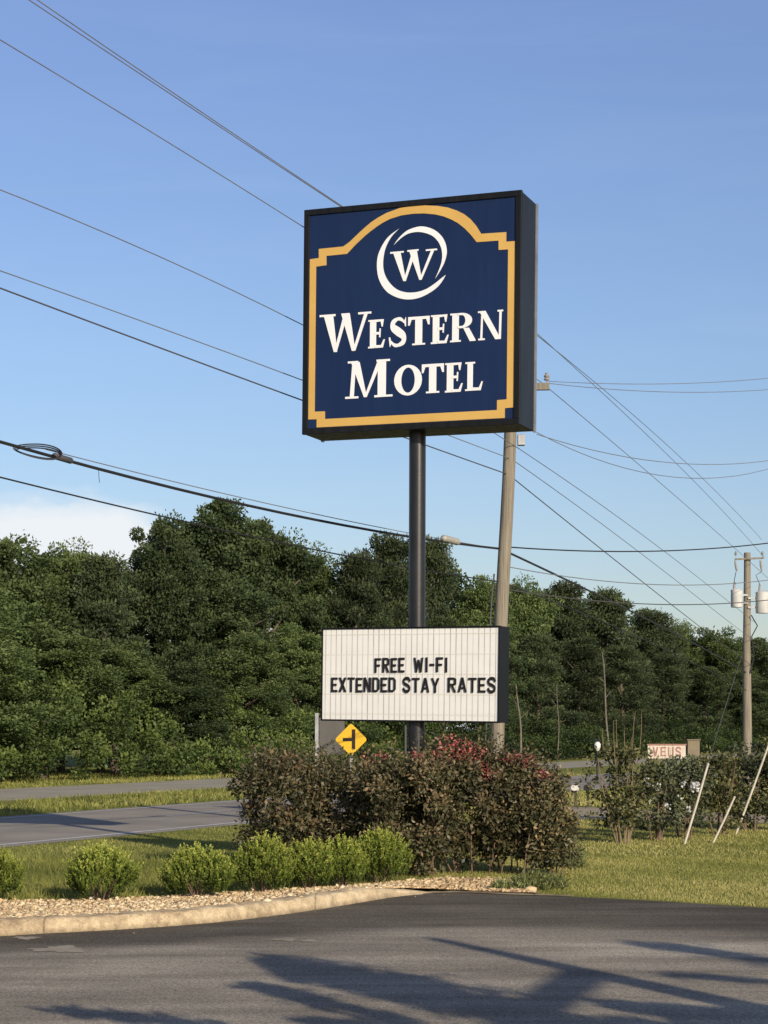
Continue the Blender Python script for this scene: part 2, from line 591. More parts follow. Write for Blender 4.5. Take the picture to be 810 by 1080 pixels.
cam = bpy.data.cameras.new('camera')
cam.sensor_fit = 'HORIZONTAL'
cam.sensor_width = 36
cam.lens = 36 * F / 810
cam.shift_y = (HZ - 540) / 810
cam.clip_start = 0.1
cam.clip_end = 5000
co_ = bpy.data.objects.new('camera', cam)
COL.objects.link(co_)
co_.location = (0, 0, EYE)
co_.rotation_euler = (R(90), 0, 0)
S.camera = co_
S.view_settings.view_transform = 'Standard'
S.view_settings.look = 'None'
S.view_settings.exposure = 0
S.cycles.transparent_max_bounces = 4
S.cycles.max_bounces = 6

# ------------------------------------------------------------------ ground, lot, roads
mb = MB()
mb.add([(-2500, -300, 0), (2500, -300, 0), (2500, 4000, 0), (-2500, 4000, 0)], [(0, 1, 2, 3)])
tag(mb.build('ground', M['ground']), kind='structure')

kerb_px = [(-420, 1030), (-200, 1003), (0, 987), (130, 981), (250, 972), (340, 959), (400, 949), (455, 939)]
kerb_pt = [G(*p) for p in kerb_px]
edge_px = [(500, 943.5), (560, 944.5), (650, 948), (810, 958), (1000, 972), (1350, 1000)]
edge_pt = kerb_pt + [G(*p) for p in edge_px]
ex = np.array([p[0] for p in edge_pt])
ey = np.array([p[1] for p in edge_pt])


def lot_edge(x):
    return np.interp(x, ex, ey)


def smooth_edge(x):
    return sum(lot_edge(x + d) for d in (-0.5, -0.25, 0, 0.25, 0.5)) / 5


nx, ny = 150, 90
xs = np.concatenate([[-14], np.linspace(-8, 8, nx - 2), [30]])
tv = np.linspace(0, 1, ny)
gx = np.repeat(xs[:, None], ny, 1)
ge = smooth_edge(xs)
gy = -8 + (ge[:, None] + 8) * tv[None, :] ** 0.8
gv = np.stack([gx, gy, np.full_like(gx, 0.004)], -1).reshape(-1, 3)
idx = np.arange(nx * ny).reshape(nx, ny)
gf = np.stack([idx[:-1, :-1], idx[1:, :-1], idx[1:, 1:], idx[:-1, 1:]], -1).reshape(-1, 4)
lot = mesh_np('parking_lot', gv, gf, M['asphalt'])
bw = np.interp(xs, [-4, -1.5, 0.5, 4, 8], [1.5, 2.4, 4.8, 4.2, 3.8])     # width of the sealed strip
band = 1 - (ge[:, None] - gy) / bw[:, None]
ba = lot.data.attributes.new('band', 'FLOAT', 'POINT')
ba.data.foreach_set('value', np.clip(band, -1, 1).astype(np.float32).ravel())
tag(lot, kind='structure')


# pale sandy scuffs left on the asphalt by the kerb
M['scuff'] = plain('sandy_scuff', (0.42, 0.37, 0.29), (0.26, 0.23, 0.18), 3, 0.95, spec=0.05)
for cx_, cy_, rx_, ry_ in ((62, 1002, 26, 3.2), (300, 991.5, 15, 1.6), (326, 993, 9, 1.3), (28, 990, 12, 1.5)):
    mb = MB()
    pts = []
    for k in range(40):
        t = -2 * math.pi * k / 40
        q = 1 + .25 * math.sin(3 * t + cx_) + .18 * math.sin(7 * t + cy_) + random.uniform(-.15, .15)
        pts.append((*G(cx_ + rx_ * q * math.cos(t), cy_ + ry_ * q * math.sin(t)), 0.008))
    mb.add(pts, [tuple(range(40))])
    tag(mb.build('ground_scuff', M['scuff']), kind='structure')

# kerb: swept profile, dying out at its right end
def sweep(path, prof):
    mbk = MB()
    n = len(path)
    rows = []
    for i in range(n):
        a, b = Vector(path[max(i - 1, 0)]), Vector(path[min(i + 1, n - 1)])
        d = (b - a).normalized()
        nrm = Vector((-d.y, d.x))
        t = min(1.0, (n - 1 - i) / 12.0)
        rows.append([(path[i][0] + nrm.x * (o + rng.normal() * .004), path[i][1] + nrm.y * (o + rng.normal() * .004), 0.004 + (z + (rng.normal() * .004 if z > .05 else 0)) * (0.12 + 0.88 * t)) for o, z in prof])
    k = len(prof)
    vs = [p for r in rows for p in r]
    fs = [(i * k + j, (i + 1) * k + j, (i + 1) * k + j + 1, i * k + j + 1) for i in range(n - 1) for j in range(k - 1)]
    mbk.add(vs, fs)
    return mbk


kx = np.linspace(kerb_pt[0][0], kerb_pt[-1][0], 110)
kpath = [(x, float(smooth_edge(x)) if x > -7 else float(lot_edge(x))) for x in kx]
kerb = sweep(kpath, [(-0.01, -0.004), (0.012, 0.10), (0.035, 0.128), (0.06, 0.137), (0.20, 0.14), (0.215, 0.08)]).build('kerb', M['kerb'], smooth=True)
tag(kerb, kind='structure')
# flush concrete edge right of the kerb
fx = np.linspace(kerb_pt[-1][0] - 0.1, 2.1, 16)
mb = MB()
vs = []
for i, x in enumerate(fx):
    y = float(smooth_edge(x))
    wv_ = 0.16 - 0.1 * i / 15 + 0.02 * math.sin(i * 2.1)
    vs += [(x, y - 0.04, 0.012), (x, y + wv_, 0.018)]
mb.add(vs, [(2 * i, 2 * i + 2, 2 * i + 3, 2 * i + 1) for i in range(len(fx) - 1)])
tag(mb.build('edging_strip', M['kerb']), kind='structure')

# planting bed behind the kerb
back_px = [(-420, 955), (-100, 953), (0, 952), (100, 951), (200, 946), (300, 940), (400, 934), (470, 927), (545, 930), (575, 938)]
back_pt = [G(*p) for p in back_px]
bx_ = np.array([p[0] for p in back_pt])
by_ = np.array([p[1] for p in back_pt])


def bed_front(x):
    return smooth_edge(x) + 0.2


def bed_back(x):
    return np.interp(x, bx_, by_) + 0.12


def bed_z(x, y):
    f, bk = bed_front(x), bed_back(x)
    t = np.clip((y - f) / np.maximum(bk - f, 0.05), 0, 1)
    hgt = np.interp(x, [-0.2, 0.6, 1.0], [0.115, 0.03, 0.012])
    return hgt * (1 - t) ** 1.3 + 0.008


sx = np.linspace(-6.5, 1.75, 60)
st = np.linspace(0, 1, 10)
vx = np.repeat(sx[:, None], 10, 1)
vy = bed_front(sx)[:, None] - 0.02 + (np.maximum(bed_back(sx) - bed_front(sx), 0.1))[:, None] * st[None, :]
vz = bed_z(vx, vy) + rng.normal(size=vx.shape) * 0.006
idx = np.arange(600).reshape(60, 10)
bf = np.stack([idx[:-1, :-1], idx[1:, :-1], idx[1:, 1:], idx[:-1, 1:]], -1).reshape(-1, 4)
tag(mesh_np('planting_bed_soil', np.stack([vx, vy, vz], -1).reshape(-1, 3), bf, M['soil']), kind='structure')

# stones and chips on the bed: one object, nobody could count them
ico_v = np.array([(0, 0, 1), (0.89, 0, 0.45), (0.28, 0.85, 0.45), (-0.72, 0.53, 0.45), (-0.72, -0.53, 0.45), (0.28, -0.85, 0.45),
                  (0.72, 0.53, -0.45), (-0.28, 0.85, -0.45), (-0.89, 0, -0.45), (-0.28, -0.85, -0.45), (0.72, -0.53, -0.45), (0, 0, -1)])
ico_f = np.array([(0, 1, 2), (0, 2, 3), (0, 3, 4), (0, 4, 5), (0, 5, 1), (1, 6, 2), (2, 7, 3), (3, 8, 4), (4, 9, 5), (5, 10, 1),
                  (6, 7, 2), (7, 8, 3), (8, 9, 4), (9, 10, 5), (10, 6, 1), (11, 7, 6), (11, 8, 7), (11, 9, 8), (11, 10, 9), (11, 6, 10)])


def stones(n, xr, size, sx0=0.0, tmax=1.0):
    x = rng.uniform(xr[0], xr[1], n)
    f, b = bed_front(x), bed_back(x)
    y = f - sx0 + (b - f + 0.1) * rng.random(n) ** 1.3 * tmax
    z = bed_z(x, y)
    sz = size * rng.lognormal(0, 0.38, n)
    V = ico_v[None] * (1 + rng.normal(size=(n, 12, 1)) * 0.24) * sz[:, None, None] * rng.uniform(0.6, 1.35, (n, 1, 3))
    V[:, :, 2] *= 0.62
    a = rng.uniform(0, 2 * math.pi, n)
    ca, sa = np.cos(a)[:, None], np.sin(a)[:, None]
    X = V[:, :, 0] * ca - V[:, :, 1] * sa
    Yv = V[:, :, 0] * sa + V[:, :, 1] * ca
    V = np.stack([X + x[:, None], Yv + y[:, None], V[:, :, 2] + z[:, None] + sz[:, None] * 0.3], -1)
    Fs = (ico_f[None] + (np.arange(n) * 12)[:, None, None]).reshape(-1, 3)
    v = np.repeat(np.clip(rng.normal(0.45, 0.3, n), 0, 1), 20)
    return V.reshape(-1, 3), Fs, v


V1, F1, v1 = stones(23000, (-6.3, 0.35), 0.0125)
V2, F2, v2 = stones(1500, (0.3, 1.7), 0.016)
# a few stones spilled over the kerb onto the asphalt
n3 = 14
V3, F3, v3 = stones(n3, (-5.5, 0.8), 0.008)
x3 = rng.uniform(-5.5, 0.8, n3)
sh = np.stack([x3, smooth_edge(x3) - 0.03 - rng.exponential(0.35, n3), np.full(n3, 0.006)], -1)
V3 = V3.reshape(n3, 12, 3)
V3 = (V3 - V3.mean(1, keepdims=True) + sh[:, None, :]).reshape(-1, 3)
tag(mesh_np('bed_gravel', np.vstack([V1, V2, V3]), np.vstack([F1, F2 + len(V1), F3 + len(V1) + len(V2)]), M['stone'], v=np.concatenate([v1, v2 * 0.7, v3])),
    'tan stones and chips covering the bed behind the kerb', 'gravel', kind='stuff')

# divided highway running away to the right
P0 = np.array(G(0, 892))
hd = np.array((math.sin(R(23.7)), math.cos(R(23.7))))
hp = np.array((-hd[1], hd[0]))


def HW(s, o):
    p = P0 + hd * s + hp * o
    return float(p[0]), float(p[1])


def strip(name, o0, o1, z, m, s0=-60, s1=900, n=1):
    mb = MB()
    vs, fs = [], []
    for i in range(n + 1):
        s = s0 + (s1 - s0) * i / n
        a, b = HW(s, o0), HW(s, o1)
        vs += [(*a, z), (*b, z)]
    fs = [(2 * i, 2 * i + 2, 2 * i + 3, 2 * i + 1) for i in range(n)]
    mb.add(vs, fs)
    return tag(mb.build(name, m), kind='structure')


strip('near_road', -0.35, 5.9, 0.006, M['road'])
strip('far_road', 11.0, 16.9, 0.006, M['far_road'])
mb = MB()
for o0, o1 in ((0.0, 0.14), (5.4, 5.52), (11.3, 11.42), (16.5, 16.62)):
    a = [HW(-60, o0), HW(900, o0), HW(900, o1), HW(-60, o1)]
    mb.add([(*p, 0.0105) for p in a], [(0, 1, 2, 3)])
s = -50
while s < 200:
    for o0 in (2.75, 13.9):
        a = [HW(s, o0), HW(s + 3, o0), HW(s + 3, o0 + 0.12), HW(s, o0 + 0.12)]
        mb.add([(*p, 0.0105) for p in a], [(0, 1, 2, 3)])
    s += 12
tag(mb.build('road_markings', M['road_paint']), kind='structure')
# sandy drive at the right, on the near verge
mb = MB()
pts = [(505, 851), (560, 851), (640, 852), (720, 856), (830, 861), (900, 864), (900, 872), (830, 869), (720, 866), (640, 864), (560, 864), (505, 866)]
mb.add([(*G(*p), 0.006) for p in pts], [(0, 11, 10, 1), (1, 10, 9, 2), (2, 9, 8, 3), (3, 8, 7, 4), (4, 7, 6, 5)])
tag(mb.build('sandy_drive', M['sand']), kind='structure')

# ------------------------------------------------------------------ grass: uncountable blades
def blades(n, dmin, dmax, hmin, hmax, wid, keep=None, power=1.0, vshift=0.0):
    Y = dmin + (dmax - dmin) * rng.random(n) ** power
    px = rng.uniform(-420, 1300, n)
    X = (px - CX) / F * Y
    ok = Y > smooth_edge(X) + 0.1
    inbed = (X > -6.6) & (X < 1.75) & (Y < bed_back(X) - 0.03)
    ok &= ~inbed
    rel = np.stack([X - P0[0], Y - P0[1]], -1)
    o = rel @ hp
    ok &= ~((o > -0.4) & (o < 5.95)) & ~((o > 10.95) & (o < 16.95))
    py = HZ + EYE * F / Y
    ok &= ~((px > 505) & (px < 905) & (py > np.interp(px, [505, 640, 900], [850, 851, 863])) & (py < np.interp(px, [505, 640, 900], [867, 865, 873])))
    if keep is not None:
        ok &= keep(X, Y, o)
    X, Y = X[ok], Y[ok]
    n = len(X)
    h = rng.uniform(hmin, hmax, n) * (0.75 + 0.5 * rng.random(n))
    a = rng.uniform(0, math.pi * 2, n)
    w = wid * rng.uniform(0.7, 1.4, n)
    lean = rng.normal(size=(n, 2)) * 0.42 * h[:, None]
    V = np.empty((n, 3, 3))
    V[:, 0] = np.stack([X - np.cos(a) * w, Y - np.sin(a) * w, np.full(n, -0.005)], -1)
    V[:, 1] = np.stack([X + np.cos(a) * w, Y + np.sin(a) * w, np.full(n, -0.005)], -1)
    V[:, 2] = np.stack([X + lean[:, 0], Y + lean[:, 1], h], -1)
    patch = 0.5 + 0.22 * np.sin(X * 1.1 + 0.7 * np.sin(Y * 0.9)) * np.sin(Y * 0.75 + 1.3 * np.sin(X * 0.5)) + 0.1 * np.sin(X * 3.1 + Y * 2.3)
    dry = 0.12 * np.tanh((X - 0.5) / 1.5)
    v = np.clip(patch + dry + vshift + rng.normal(size=n) * 0.16, 0, 1)
    return V.reshape(-1, 3), np.arange(n * 3).reshape(n, 3), v


parts = [blades(255000, 18.5, 27.5, 0.012, 0.034, 0.0045, power=0.9),
         blades(165000, 26.0, 42, 0.02, 0.045, 0.007, power=0.8),
         blades(105000, 40, 78, 0.06, 0.13, 0.02, power=0.9),
         blades(30000, 20.0, 27.5, 0.06, 0.16, 0.006, keep=lambda X, Y, o: X < 0.3, vshift=-.12)]
Vs, Fs, vs_, off = [], [], [], 0
for V_, F_, v_ in parts:
    Vs.append(V_)
    Fs.append(F_ + off)
    vs_.append(v_)
    off += len(V_)
tag(mesh_np('grass', np.vstack(Vs), np.vstack(Fs), M['blade'], v=np.concatenate(vs_)),
    'green and straw coloured grass on the lawn and verges', 'grass', kind='stuff')


# ------------------------------------------------------------------ letter shapes
def seg(p, q, w):
    """quad stroke from p to q with horizontal width w (or wp,wq)"""
    wp, wq = w if isinstance(w, tuple) else (w, w)
    return [(q[0] - wq / 2, q[1]), (q[0] + wq / 2, q[1]), (p[0] + wp / 2, p[1]), (p[0] - wp / 2, p[1])]


def rect(x0, x1, y0, y1):
    return [(x0, y0), (x1, y0), (x1, y1), (x0, y1)]


SERIF = {
    'W': [rect(0, .31, .945, 1), [(.285, 0.0), (.35, 0.0), (.265, .96), (.085, .96)][::1], seg((.485, .86), (.315, .0), (.07, .05)),
          [(.635, 0), (.70, 0), (.585, 1.0), (.42, 1.0)], seg((.90, .96), (.675, .0), (.065, .05)), rect(.75, 1.0, .945, 1)],
    'M': [rect(.05, .27, .945, 1), rect(0, .28, 0, .055), seg((.185, .96), (.14, .03), (.075, .085)),
          [(.40, 0.02), (.46, 0.02), (.30, .97), (.12, .97)], seg((.73, .97), (.435, .03), (.09, .05)),
          rect(.69, .86, .03, .97), rect(.66, .94, .945, 1), rect(.62, 1.0, 0, .055)],
    'E': [rect(.12, .48, .02, .98), rect(0.02, .6, 0, .06), rect(0.02, .6, .94, 1), [(.4, .91), (.80, .93), (.92, 1), (.4, 1)],
          [(.80, .74), (.86, .74), (.92, 1), (.74, .96)], [(.4, .47), (.72, .47), (.72, .56), (.4, .56)], [(.66, .37), (.73, .37), (.75, .68), (.68, .68)],
          [(.4, 0), (.88, 0), (.82, .09), (.4, .1)], [(.74, .04), (.88, 0), (1.0, .29), (.93, .29)]],
    'T': [rect(.33, .66, .02, .98), rect(.2, .8, 0, .06), [(.04, .90), (.96, .90), (1.0, 1), (0, 1)],
          [(0, .70), (.07, .70), (.17, .93), (0.0, 1)], [(.93, .70), (1, .70), (1, 1), (.83, .93)]],
    'R': [rect(.08, .34, .02, .98), rect(0, .42, 0, .06), rect(0, .3, .94, 1),
          [(.52, .47), (.74, .47), (1.0, .04), (1.0, 0), (.78, 0)], ],
    'N': [rect(.0, .2, .94, 1), rect(.02, .28, 0, .06), seg((.17, .96), (.14, .03), (.07, .08)), [(.70, 0), (.92, 0), (.30, 1.0), (.05, 1.0)],
          seg((.90, .96), (.88, 0.0), (.09, .08)), rect(.78, 1.0, .94, 1)],
    'L': [rect(.12, .43, .02, .98), rect(0, .55, .94, 1), rect(0, .6, 0, .06), [(.4, 0), (.88, 0), (.82, .1), (.4, .11)], [(.74, .04), (.88, 0), (1, .31), (.93, .31)]],
    'O': [], 'S': [],
}


def ring(cx, cy, ro, ri, a0=0, a1=360, n=28):
    L, Q = [], []
    for i in range(n + 1):
        t = R(a0 + (a1 - a0) * i / n)
        L.append((cx + ro[0] * math.cos(t), cy + ro[1] * math.sin(t)))
        Q.append((cx + ri[0] * math.cos(t), cy + ri[1] * math.sin(t)))
    return Q, L      # counter-clockwise quads


def stroke(pts, ws, sub=6):
    """smooth variable-width stroke through pts"""
    P, Wd = [], []
    n = len(pts)
    for i in range(n - 1):
        p0, p1, p2, p3 = (Vector(pts[max(i - 1, 0)]), Vector(pts[i]), Vector(pts[i + 1]), Vector(pts[min(i + 2, n - 1)]))
        for k in range(sub + (i == n - 2)):
            t = k / sub
            P.append(0.5 * ((2 * p1) + (p2 - p0) * t + (2 * p0 - 5 * p1 + 4 * p2 - p3) * t * t + (3 * p1 - p0 - 3 * p2 + p3) * t ** 3))
            Wd.append(ws[i] * (1 - t) + ws[i + 1] * t)
    L, Q = [], []
    for i, p in enumerate(P):
        d = (P[min(i + 1, len(P) - 1)] - P[max(i - 1, 0)]).normalized()
        nn = Vector((-d.y, d.x))
        L.append(tuple(p - nn * Wd[i] / 2))
        Q.append(tuple(p + nn * Wd[i] / 2))
    return L, Q


def serif_glyph(mb, ch, x0, x1, y0, y1, c, th, fn):
    mp = lambda p: (x0 + (x1 - x0) * p[0], y0 + (y1 - y0) * p[1])
    for i, pl in enumerate(SERIF[ch]):
        area = sum(pl[j][0] * pl[(j + 1) % len(pl)][1] - pl[(j + 1) % len(pl)][0] * pl[j][1] for j in range(len(pl)))
        if area < 0:
            pl = pl[::-1]
        mb.slab([mp(p) for p in pl], c - th - 0.0006 * (i + 1), c, fn)
    if ch == 'O':
        L, Q = ring(.5, .5, (.5, .5), (.245, .41))
        mb.ribbon([mp(p) for p in L], [mp(p) for p in Q], c - th, c, fn)
    if ch == 'R':
        L, Q = ring(.46, .735, (.40, .265), (.14, .19), -90, 90, 16)
        mb.ribbon([mp(p) for p in L], [mp(p) for p in Q], c - th - 0.005, c, fn)
        mb.slab([mp(p) for p in rect(.3, .47, .925, 1)], c - th - 0.0056, c, fn)
        mb.slab([mp(p) for p in rect(.3, .56, .47, .545)], c - th - 0.0061, c, fn)
    if ch == 'S':
        L, Q = stroke([(.84, .80), (.66, .93), (.46, .945), (.25, .84), (.24, .67), (.50, .52), (.77, .36), (.77, .16), (.52, .055), (.30, .07), (.10, .22)],
                      [.05, .12, .11, .20, .27, .31, .27, .20, .11, .12, .05])
        sc = [(mp(a), mp(b)) for a, b in zip(L, Q)]
        mb.ribbon([s_[0] for s_ in sc], [s_[1] for s_ in sc], c - th, c, fn)
        mb.slab([mp(p) for p in [(.86, .68), (.91, .68), (.90, 1.0), (.80, .86)]], c - th - 0.001, c, fn)
        mb.slab([mp(p) for p in [(.02, .33), (.08, .0), (.17, .12), (.09, .34)]], c - th - 0.002, c, fn)


def sans_glyph(mb, ch, x0, x1, y0, y1, w, c, th, fn):
    """condensed block letter of stroke width w"""
    mp = lambda p: (x0 + (x1 - x0) * p[0], y0 + (y1 - y0) * p[1])
    wx, wy = w / (x1 - x0), w / (y1 - y0) * 0.92
    P = []
    if ch in 'EF':
        P = [rect(0, wx, 0, 1), rect(0, 1, 1 - wy, 1), rect(0, .86, .5 - wy / 2, .5 + wy / 2)] + ([rect(0, 1, 0, wy)] if ch == 'E' else [])
    elif ch == 'I':
        P = [rect(.5 - wx / 2, .5 + wx / 2, 0, 1)]
    elif ch == '-':
        P = [rect(0, 1, .42, .42 + wy * 1.1)]
    elif ch == 'T':
        P = [rect(0, 1, 1 - wy, 1), rect(.5 - wx / 2, .5 + wx / 2, 0, 1)]
    elif ch == 'N':
        P = [rect(0, wx, 0, 1), rect(1 - wx, 1, 0, 1), seg((wx * .6, 1), (1 - wx * .6, 0), wx * 1.15)]
    elif ch == 'X':
        P = [seg((wx * .55, 1), (1 - wx * .55, 0), wx * 1.15), seg((1 - wx * .55, 1), (wx * .55, 0), wx * 1.15)]
    elif ch == 'A':
        P = [seg((.5, 1), (wx * .5, 0), wx), seg((.5, 1), (1 - wx * .5, 0), wx), rect(.25, .75, .22, .22 + wy * .85)]
    elif ch == 'Y':
        P = [seg((wx * .5, 1), (.5, .42), wx), seg((1 - wx * .5, 1), (.5, .42), wx), rect(.5 - wx / 2, .5 + wx / 2, 0, .46)]
    elif ch == 'W':
        q = wx * .5
        P = [seg((q, 1), (.28, 0), wx * .9), seg((.5, .86), (.28, 0), wx * .8), seg((.5, .86), (.72, 0), wx * .8), seg((1 - q, 1), (.72, 0), wx * .9)]
    elif ch == 'R':
        P = [rect(0, wx, 0, 1), rect(0, .72, 1 - wy, 1), rect(0, .72, .44, .44 + wy), rect(1 - wx, 1, .53, .9), seg((.5, .46), (1 - wx * .5, 0), wx),
             [(.72, 1), (.72, 1 - wy), (1 - wx, .88), (1, .9)], [(.72, .44), (.72, .44 + wy), (1 - wx, .56), (1, .53)]]
    elif ch == 'D':
        P = [rect(0, wx, 0, 1), rect(0, .68, 1 - wy, 1), rect(0, .68, 0, wy), rect(1 - wx, 1, .18, .82),
             [(.68, 1), (.68, 1 - wy), (1 - wx, .8), (1, .82)], [(.68, 0), (.68, wy), (1 - wx, .2), (1, .18)]]
    elif ch == 'S':
        L, Q = stroke([(.93, .72), (.74, .92), (.34, .93), (.11, .76), (.24, .58), (.62, .47), (.87, .30), (.72, .08), (.30, .07), (.06, .28)], [wx * .85] * 10, 5)
        mb.ribbon([mp(p) for p in L], [mp(p) for p in Q], c - th, c, fn)
    for i, pl in enumerate(P):
        area = sum(pl[j][0] * pl[(j + 1) % len(pl)][1] - pl[(j + 1) % len(pl)][0] * pl[j][1] for j in range(len(pl)))
        if area < 0:
            pl = pl[::-1]
        mb.slab([mp(p) for p in pl], c - th - 0.0006 * (i + 1), c, fn)


# ------------------------------------------------------------------ the motel sign
SX, SY = 0.422, 24.5
root = empty('motel_sign', (SX, SY, 0), 'tall blue motel sign with gold border above a white letter board on one black pole', 'sign')


def plane(X, Z, th, ro, Y=SY):
    u = Vector((math.cos(th), -math.sin(th), 0))
    n = Vector((math.sin(th), math.cos(th), 0))
    k = Vector((0, 0, 1))
    u2 = u * math.cos(ro) + k * math.sin(ro)
    k2 = -u * math.sin(ro) + k * math.cos(ro)
    C0 = Vector((X - SX, Y - SY, Z))
    return lambda a, b, c: C0 + u2 * a + k2 * b + n * c


W_, H_, T_ = 2.949, 2.922, 0.69
fs = plane(0.445, 7.146, 0.363, -0.011)
hw, hh, ht = W_ / 2, H_ / 2, T_ / 2
mb = MB()
mb.box(-hw + .006, hw - .006, -ht + 0.05, ht - 0.02, -hh + .006, hh - .006, lambda a, c, b: fs(a, b, c))
cab = mb.build('cabinet', M['side_paint'], root, bevel=0.01)
mb = MB()
fw = 0.075
for (a0, a1, b0, b1) in ((-hw, hw, hh - fw, hh), (-hw, hw, -hh, -hh + fw), (-hw, -hw + fw, -hh + fw, hh - fw), (hw - fw, hw, -hh + fw, hh - fw)):
    mb.box(a0, a1, -ht, -ht + 0.06, b0, b1, lambda a, c, b: fs(a, b, c))
mb.build('retainer_frame', M['black_paint'], cab, bevel=0.004)
for (a0, a1, b0, b1) in ((hw - .02, hw + .012, -hh, hh), (-hw - .012, -hw + .02, -hh, hh)):
    mb = MB()
    mb.box(a0, a1, ht - 0.02, ht + 0.03, b0, b1, lambda a, c, b: fs(a, b, c))
    mb.build('edge_trim', M['trim_alu'], cab)
FC = -ht + 0.02
mb = MB()
mb.box(-hw + fw, hw - fw, FC, FC + 0.028, -hh + fw, hh - fw, lambda a, c, b: fs(a, b, c))
face = mb.build('face_panel', M['blue_face'], cab)
outer = [(-1.392, -1.267), (-1.274, -1.27), (-1.273, -1.376), (1.281, -1.374), (1.281, -1.252), (1.396, -1.247), (1.394, .83), (1.276, .832), (1.276, .951), (.946, .957),
         (.878, 1.065), (.80, 1.156), (.715, 1.225), (.62, 1.277), (.50, 1.325), (.36, 1.358), (.19, 1.38), (0.03, 1.386), (-.148, 1.376), (-.327, 1.33), (-.44, 1.282), (-.54, 1.228),
         (-.63, 1.165), (-.725, 1.09), (-.835, 1.0), (-.925, .946), (-1.268, .941), (-1.266, .823), (-1.392, .817)]
inner = [(-1.303, -1.17), (-1.158, -1.172), (-1.157, -1.272), (1.178, -1.270), (1.178, -1.146), (1.304, -1.142), (1.302, .733), (1.178, .735), (1.176, .853), (.888, .857),
         (.81, .955), (.73, 1.04), (.64, 1.115), (.545, 1.172), (.44, 1.22), (.33, 1.253), (.18, 1.279), (.03, 1.287), (-.125, 1.28), (-.28, 1.248), (-.38, 1.208), (-.47, 1.16),
         (-.55, 1.11), (-.63, 1.055), (-.76, .95), (-.871, .847), (-1.160, .842), (-1.158, .722), (-1.303, .714)]
mb = MB()
nO = len(outer)
for i in range(nO):
    j = (i + 1) % nO
    mb.slab([outer[i], outer[j], inner[j], inner[i]], FC - 0.006, FC, fs)
mb.build('gold_border', M['gold'], cab)


def resample(pts, n):
    P = [Vector(p) for p in pts]
    d = [0]
    for a, b in zip(P, P[1:]):
        d.append(d[-1] + (b - a).length)
    out = []
    for i in range(n):
        t = d[-1] * i / (n - 1)
        k = max(j for j in range(len(d)) if d[j] <= t + 1e-9)
        k = min(k, len(P) - 2)
        f = (t - d[k]) / max(d[k + 1] - d[k], 1e-9)
        p0, p1, p2, p3 = P[max(k - 1, 0)], P[k], P[k + 1], P[min(k + 2, len(P) - 1)]
        out.append(tuple(0.5 * ((2 * p1) + (p2 - p0) * f + (2 * p0 - 5 * p1 + 4 * p2 - p3) * f * f + (3 * p1 - p0 - 3 * p2 + p3) * f ** 3)))
    return out


c1o = [(-.158, 1.113), (-.318, 1.006), (-.428, .833), (-.456, .668), (-.425, .485), (-.326, .329), (-.181, .238), (-.022, .199), (.137, .213), (.294, .278), (.403, .361), (.481, .475)]
c1i = [(-.158, 1.113), (-.262, 1.017), (-.34, .88), (-.371, .723), (-.361, .587), (-.304, .463), (-.198, .352), (-.07, .296), (.073, .284), (.215, .313), (.34, .38), (.418, .435), (.481, .475)]
c2o = [(-.228, .91), (-.157, .995), (-.062, 1.071), (.033, 1.105), (.144, 1.117), (.271, 1.083), (.382, 1.011), (.461, .901), (.491, .772), (.467, .655), (.417, .554), (.34, .439)]
c2i = [(-.228, .91), (-.125, .993), (-.03, 1.039), (.081, 1.051), (.192, 1.031), (.303, .979), (.383, .891), (.423, .792), (.429, .687), (.404, .584), (.34, .439)]
mb = MB()
mb.ribbon(resample(c1o, 50), resample(c1i, 50), FC - 0.005, FC, fs)
mb.ribbon(resample(c2i, 46), resample(c2o, 46), FC - 0.005, FC, fs)
eg = [[(-.275, .80), (-.09, .803), (-.09, .823), (-.275, .823)], [(-.092, .437), (-.055, .437), (-.135, .81), (-.235, .81)], seg((.045, .79), (-.075, .437), (.05, .03)),
      [(.125, .437), (.158, .437), (.085, .825), (-.02, .825)], seg((.305, .81), (.14, .437), (.042, .03)), [(-.04, .806), (.11, .81), (.11, .83), (-.04, .828)], [(.21, .797), (.36, .797), (.36, .818), (.21, .818)]]
for i, pl in enumerate(eg):
    area = sum(pl[j][0] * pl[(j + 1) % len(pl)][1] - pl[(j + 1) % len(pl)][0] * pl[j][1] for j in range(len(pl)))
    mb.slab(pl if area > 0 else pl[::-1], FC - 0.005 - 0.0006 * i, FC, fs)
mb.build('round_emblem', M['white_vinyl'], cab)
mb = MB()
for ch, x0, x1, y0, y1 in (('W', -1.247, -.527, -.412, .08), ('E', -.57, -.335, -.394, -.030), ('S', -.288, -.025, -.396, -.022), ('T', -.02, .27, -.390, -.028), ('E', .284, .528, -.390, -.025),
                           ('R', .547, .885, -.384, -.022), ('N', .915, 1.245, -.382, -.016)):
    serif_glyph(mb, ch, x0, x1, y0, y1, FC, 0.005, fs)
mb.build('upper_word', M['white_vinyl'], cab)
mb = MB()
for ch, x0, x1, y0, y1 in (('M', -.877, -.225, -1.027, -.545), ('O', -.203, .174, -1.026, -.634), ('T', .172, .468, -1.012, -.642), ('E', .480, .722, -1.016, -.645), ('L', .755, .988, -1.010, -.648)):
    serif_glyph(mb, ch, x0, x1, y0, y1, FC, 0.005, fs)
mb.build('lower_word', M['white_vinyl'], cab)
mb = MB()
zt = 7.146 - hh + 0.3
mb.tube([(0.0, 0, -0.3), (0.0, 0, 2.0), (0.012, 0, zt)], 0.108, 28)
pole = mb.build('pole', M['steel_pole'], root, smooth=True)
mb = MB()
mb.tube([(-0.145, -0.03, -0.1), (-0.145, -0.03, 2.2)], 0.016, 10)
mb.build('conduit', M['grey_cable'], root, smooth=True)

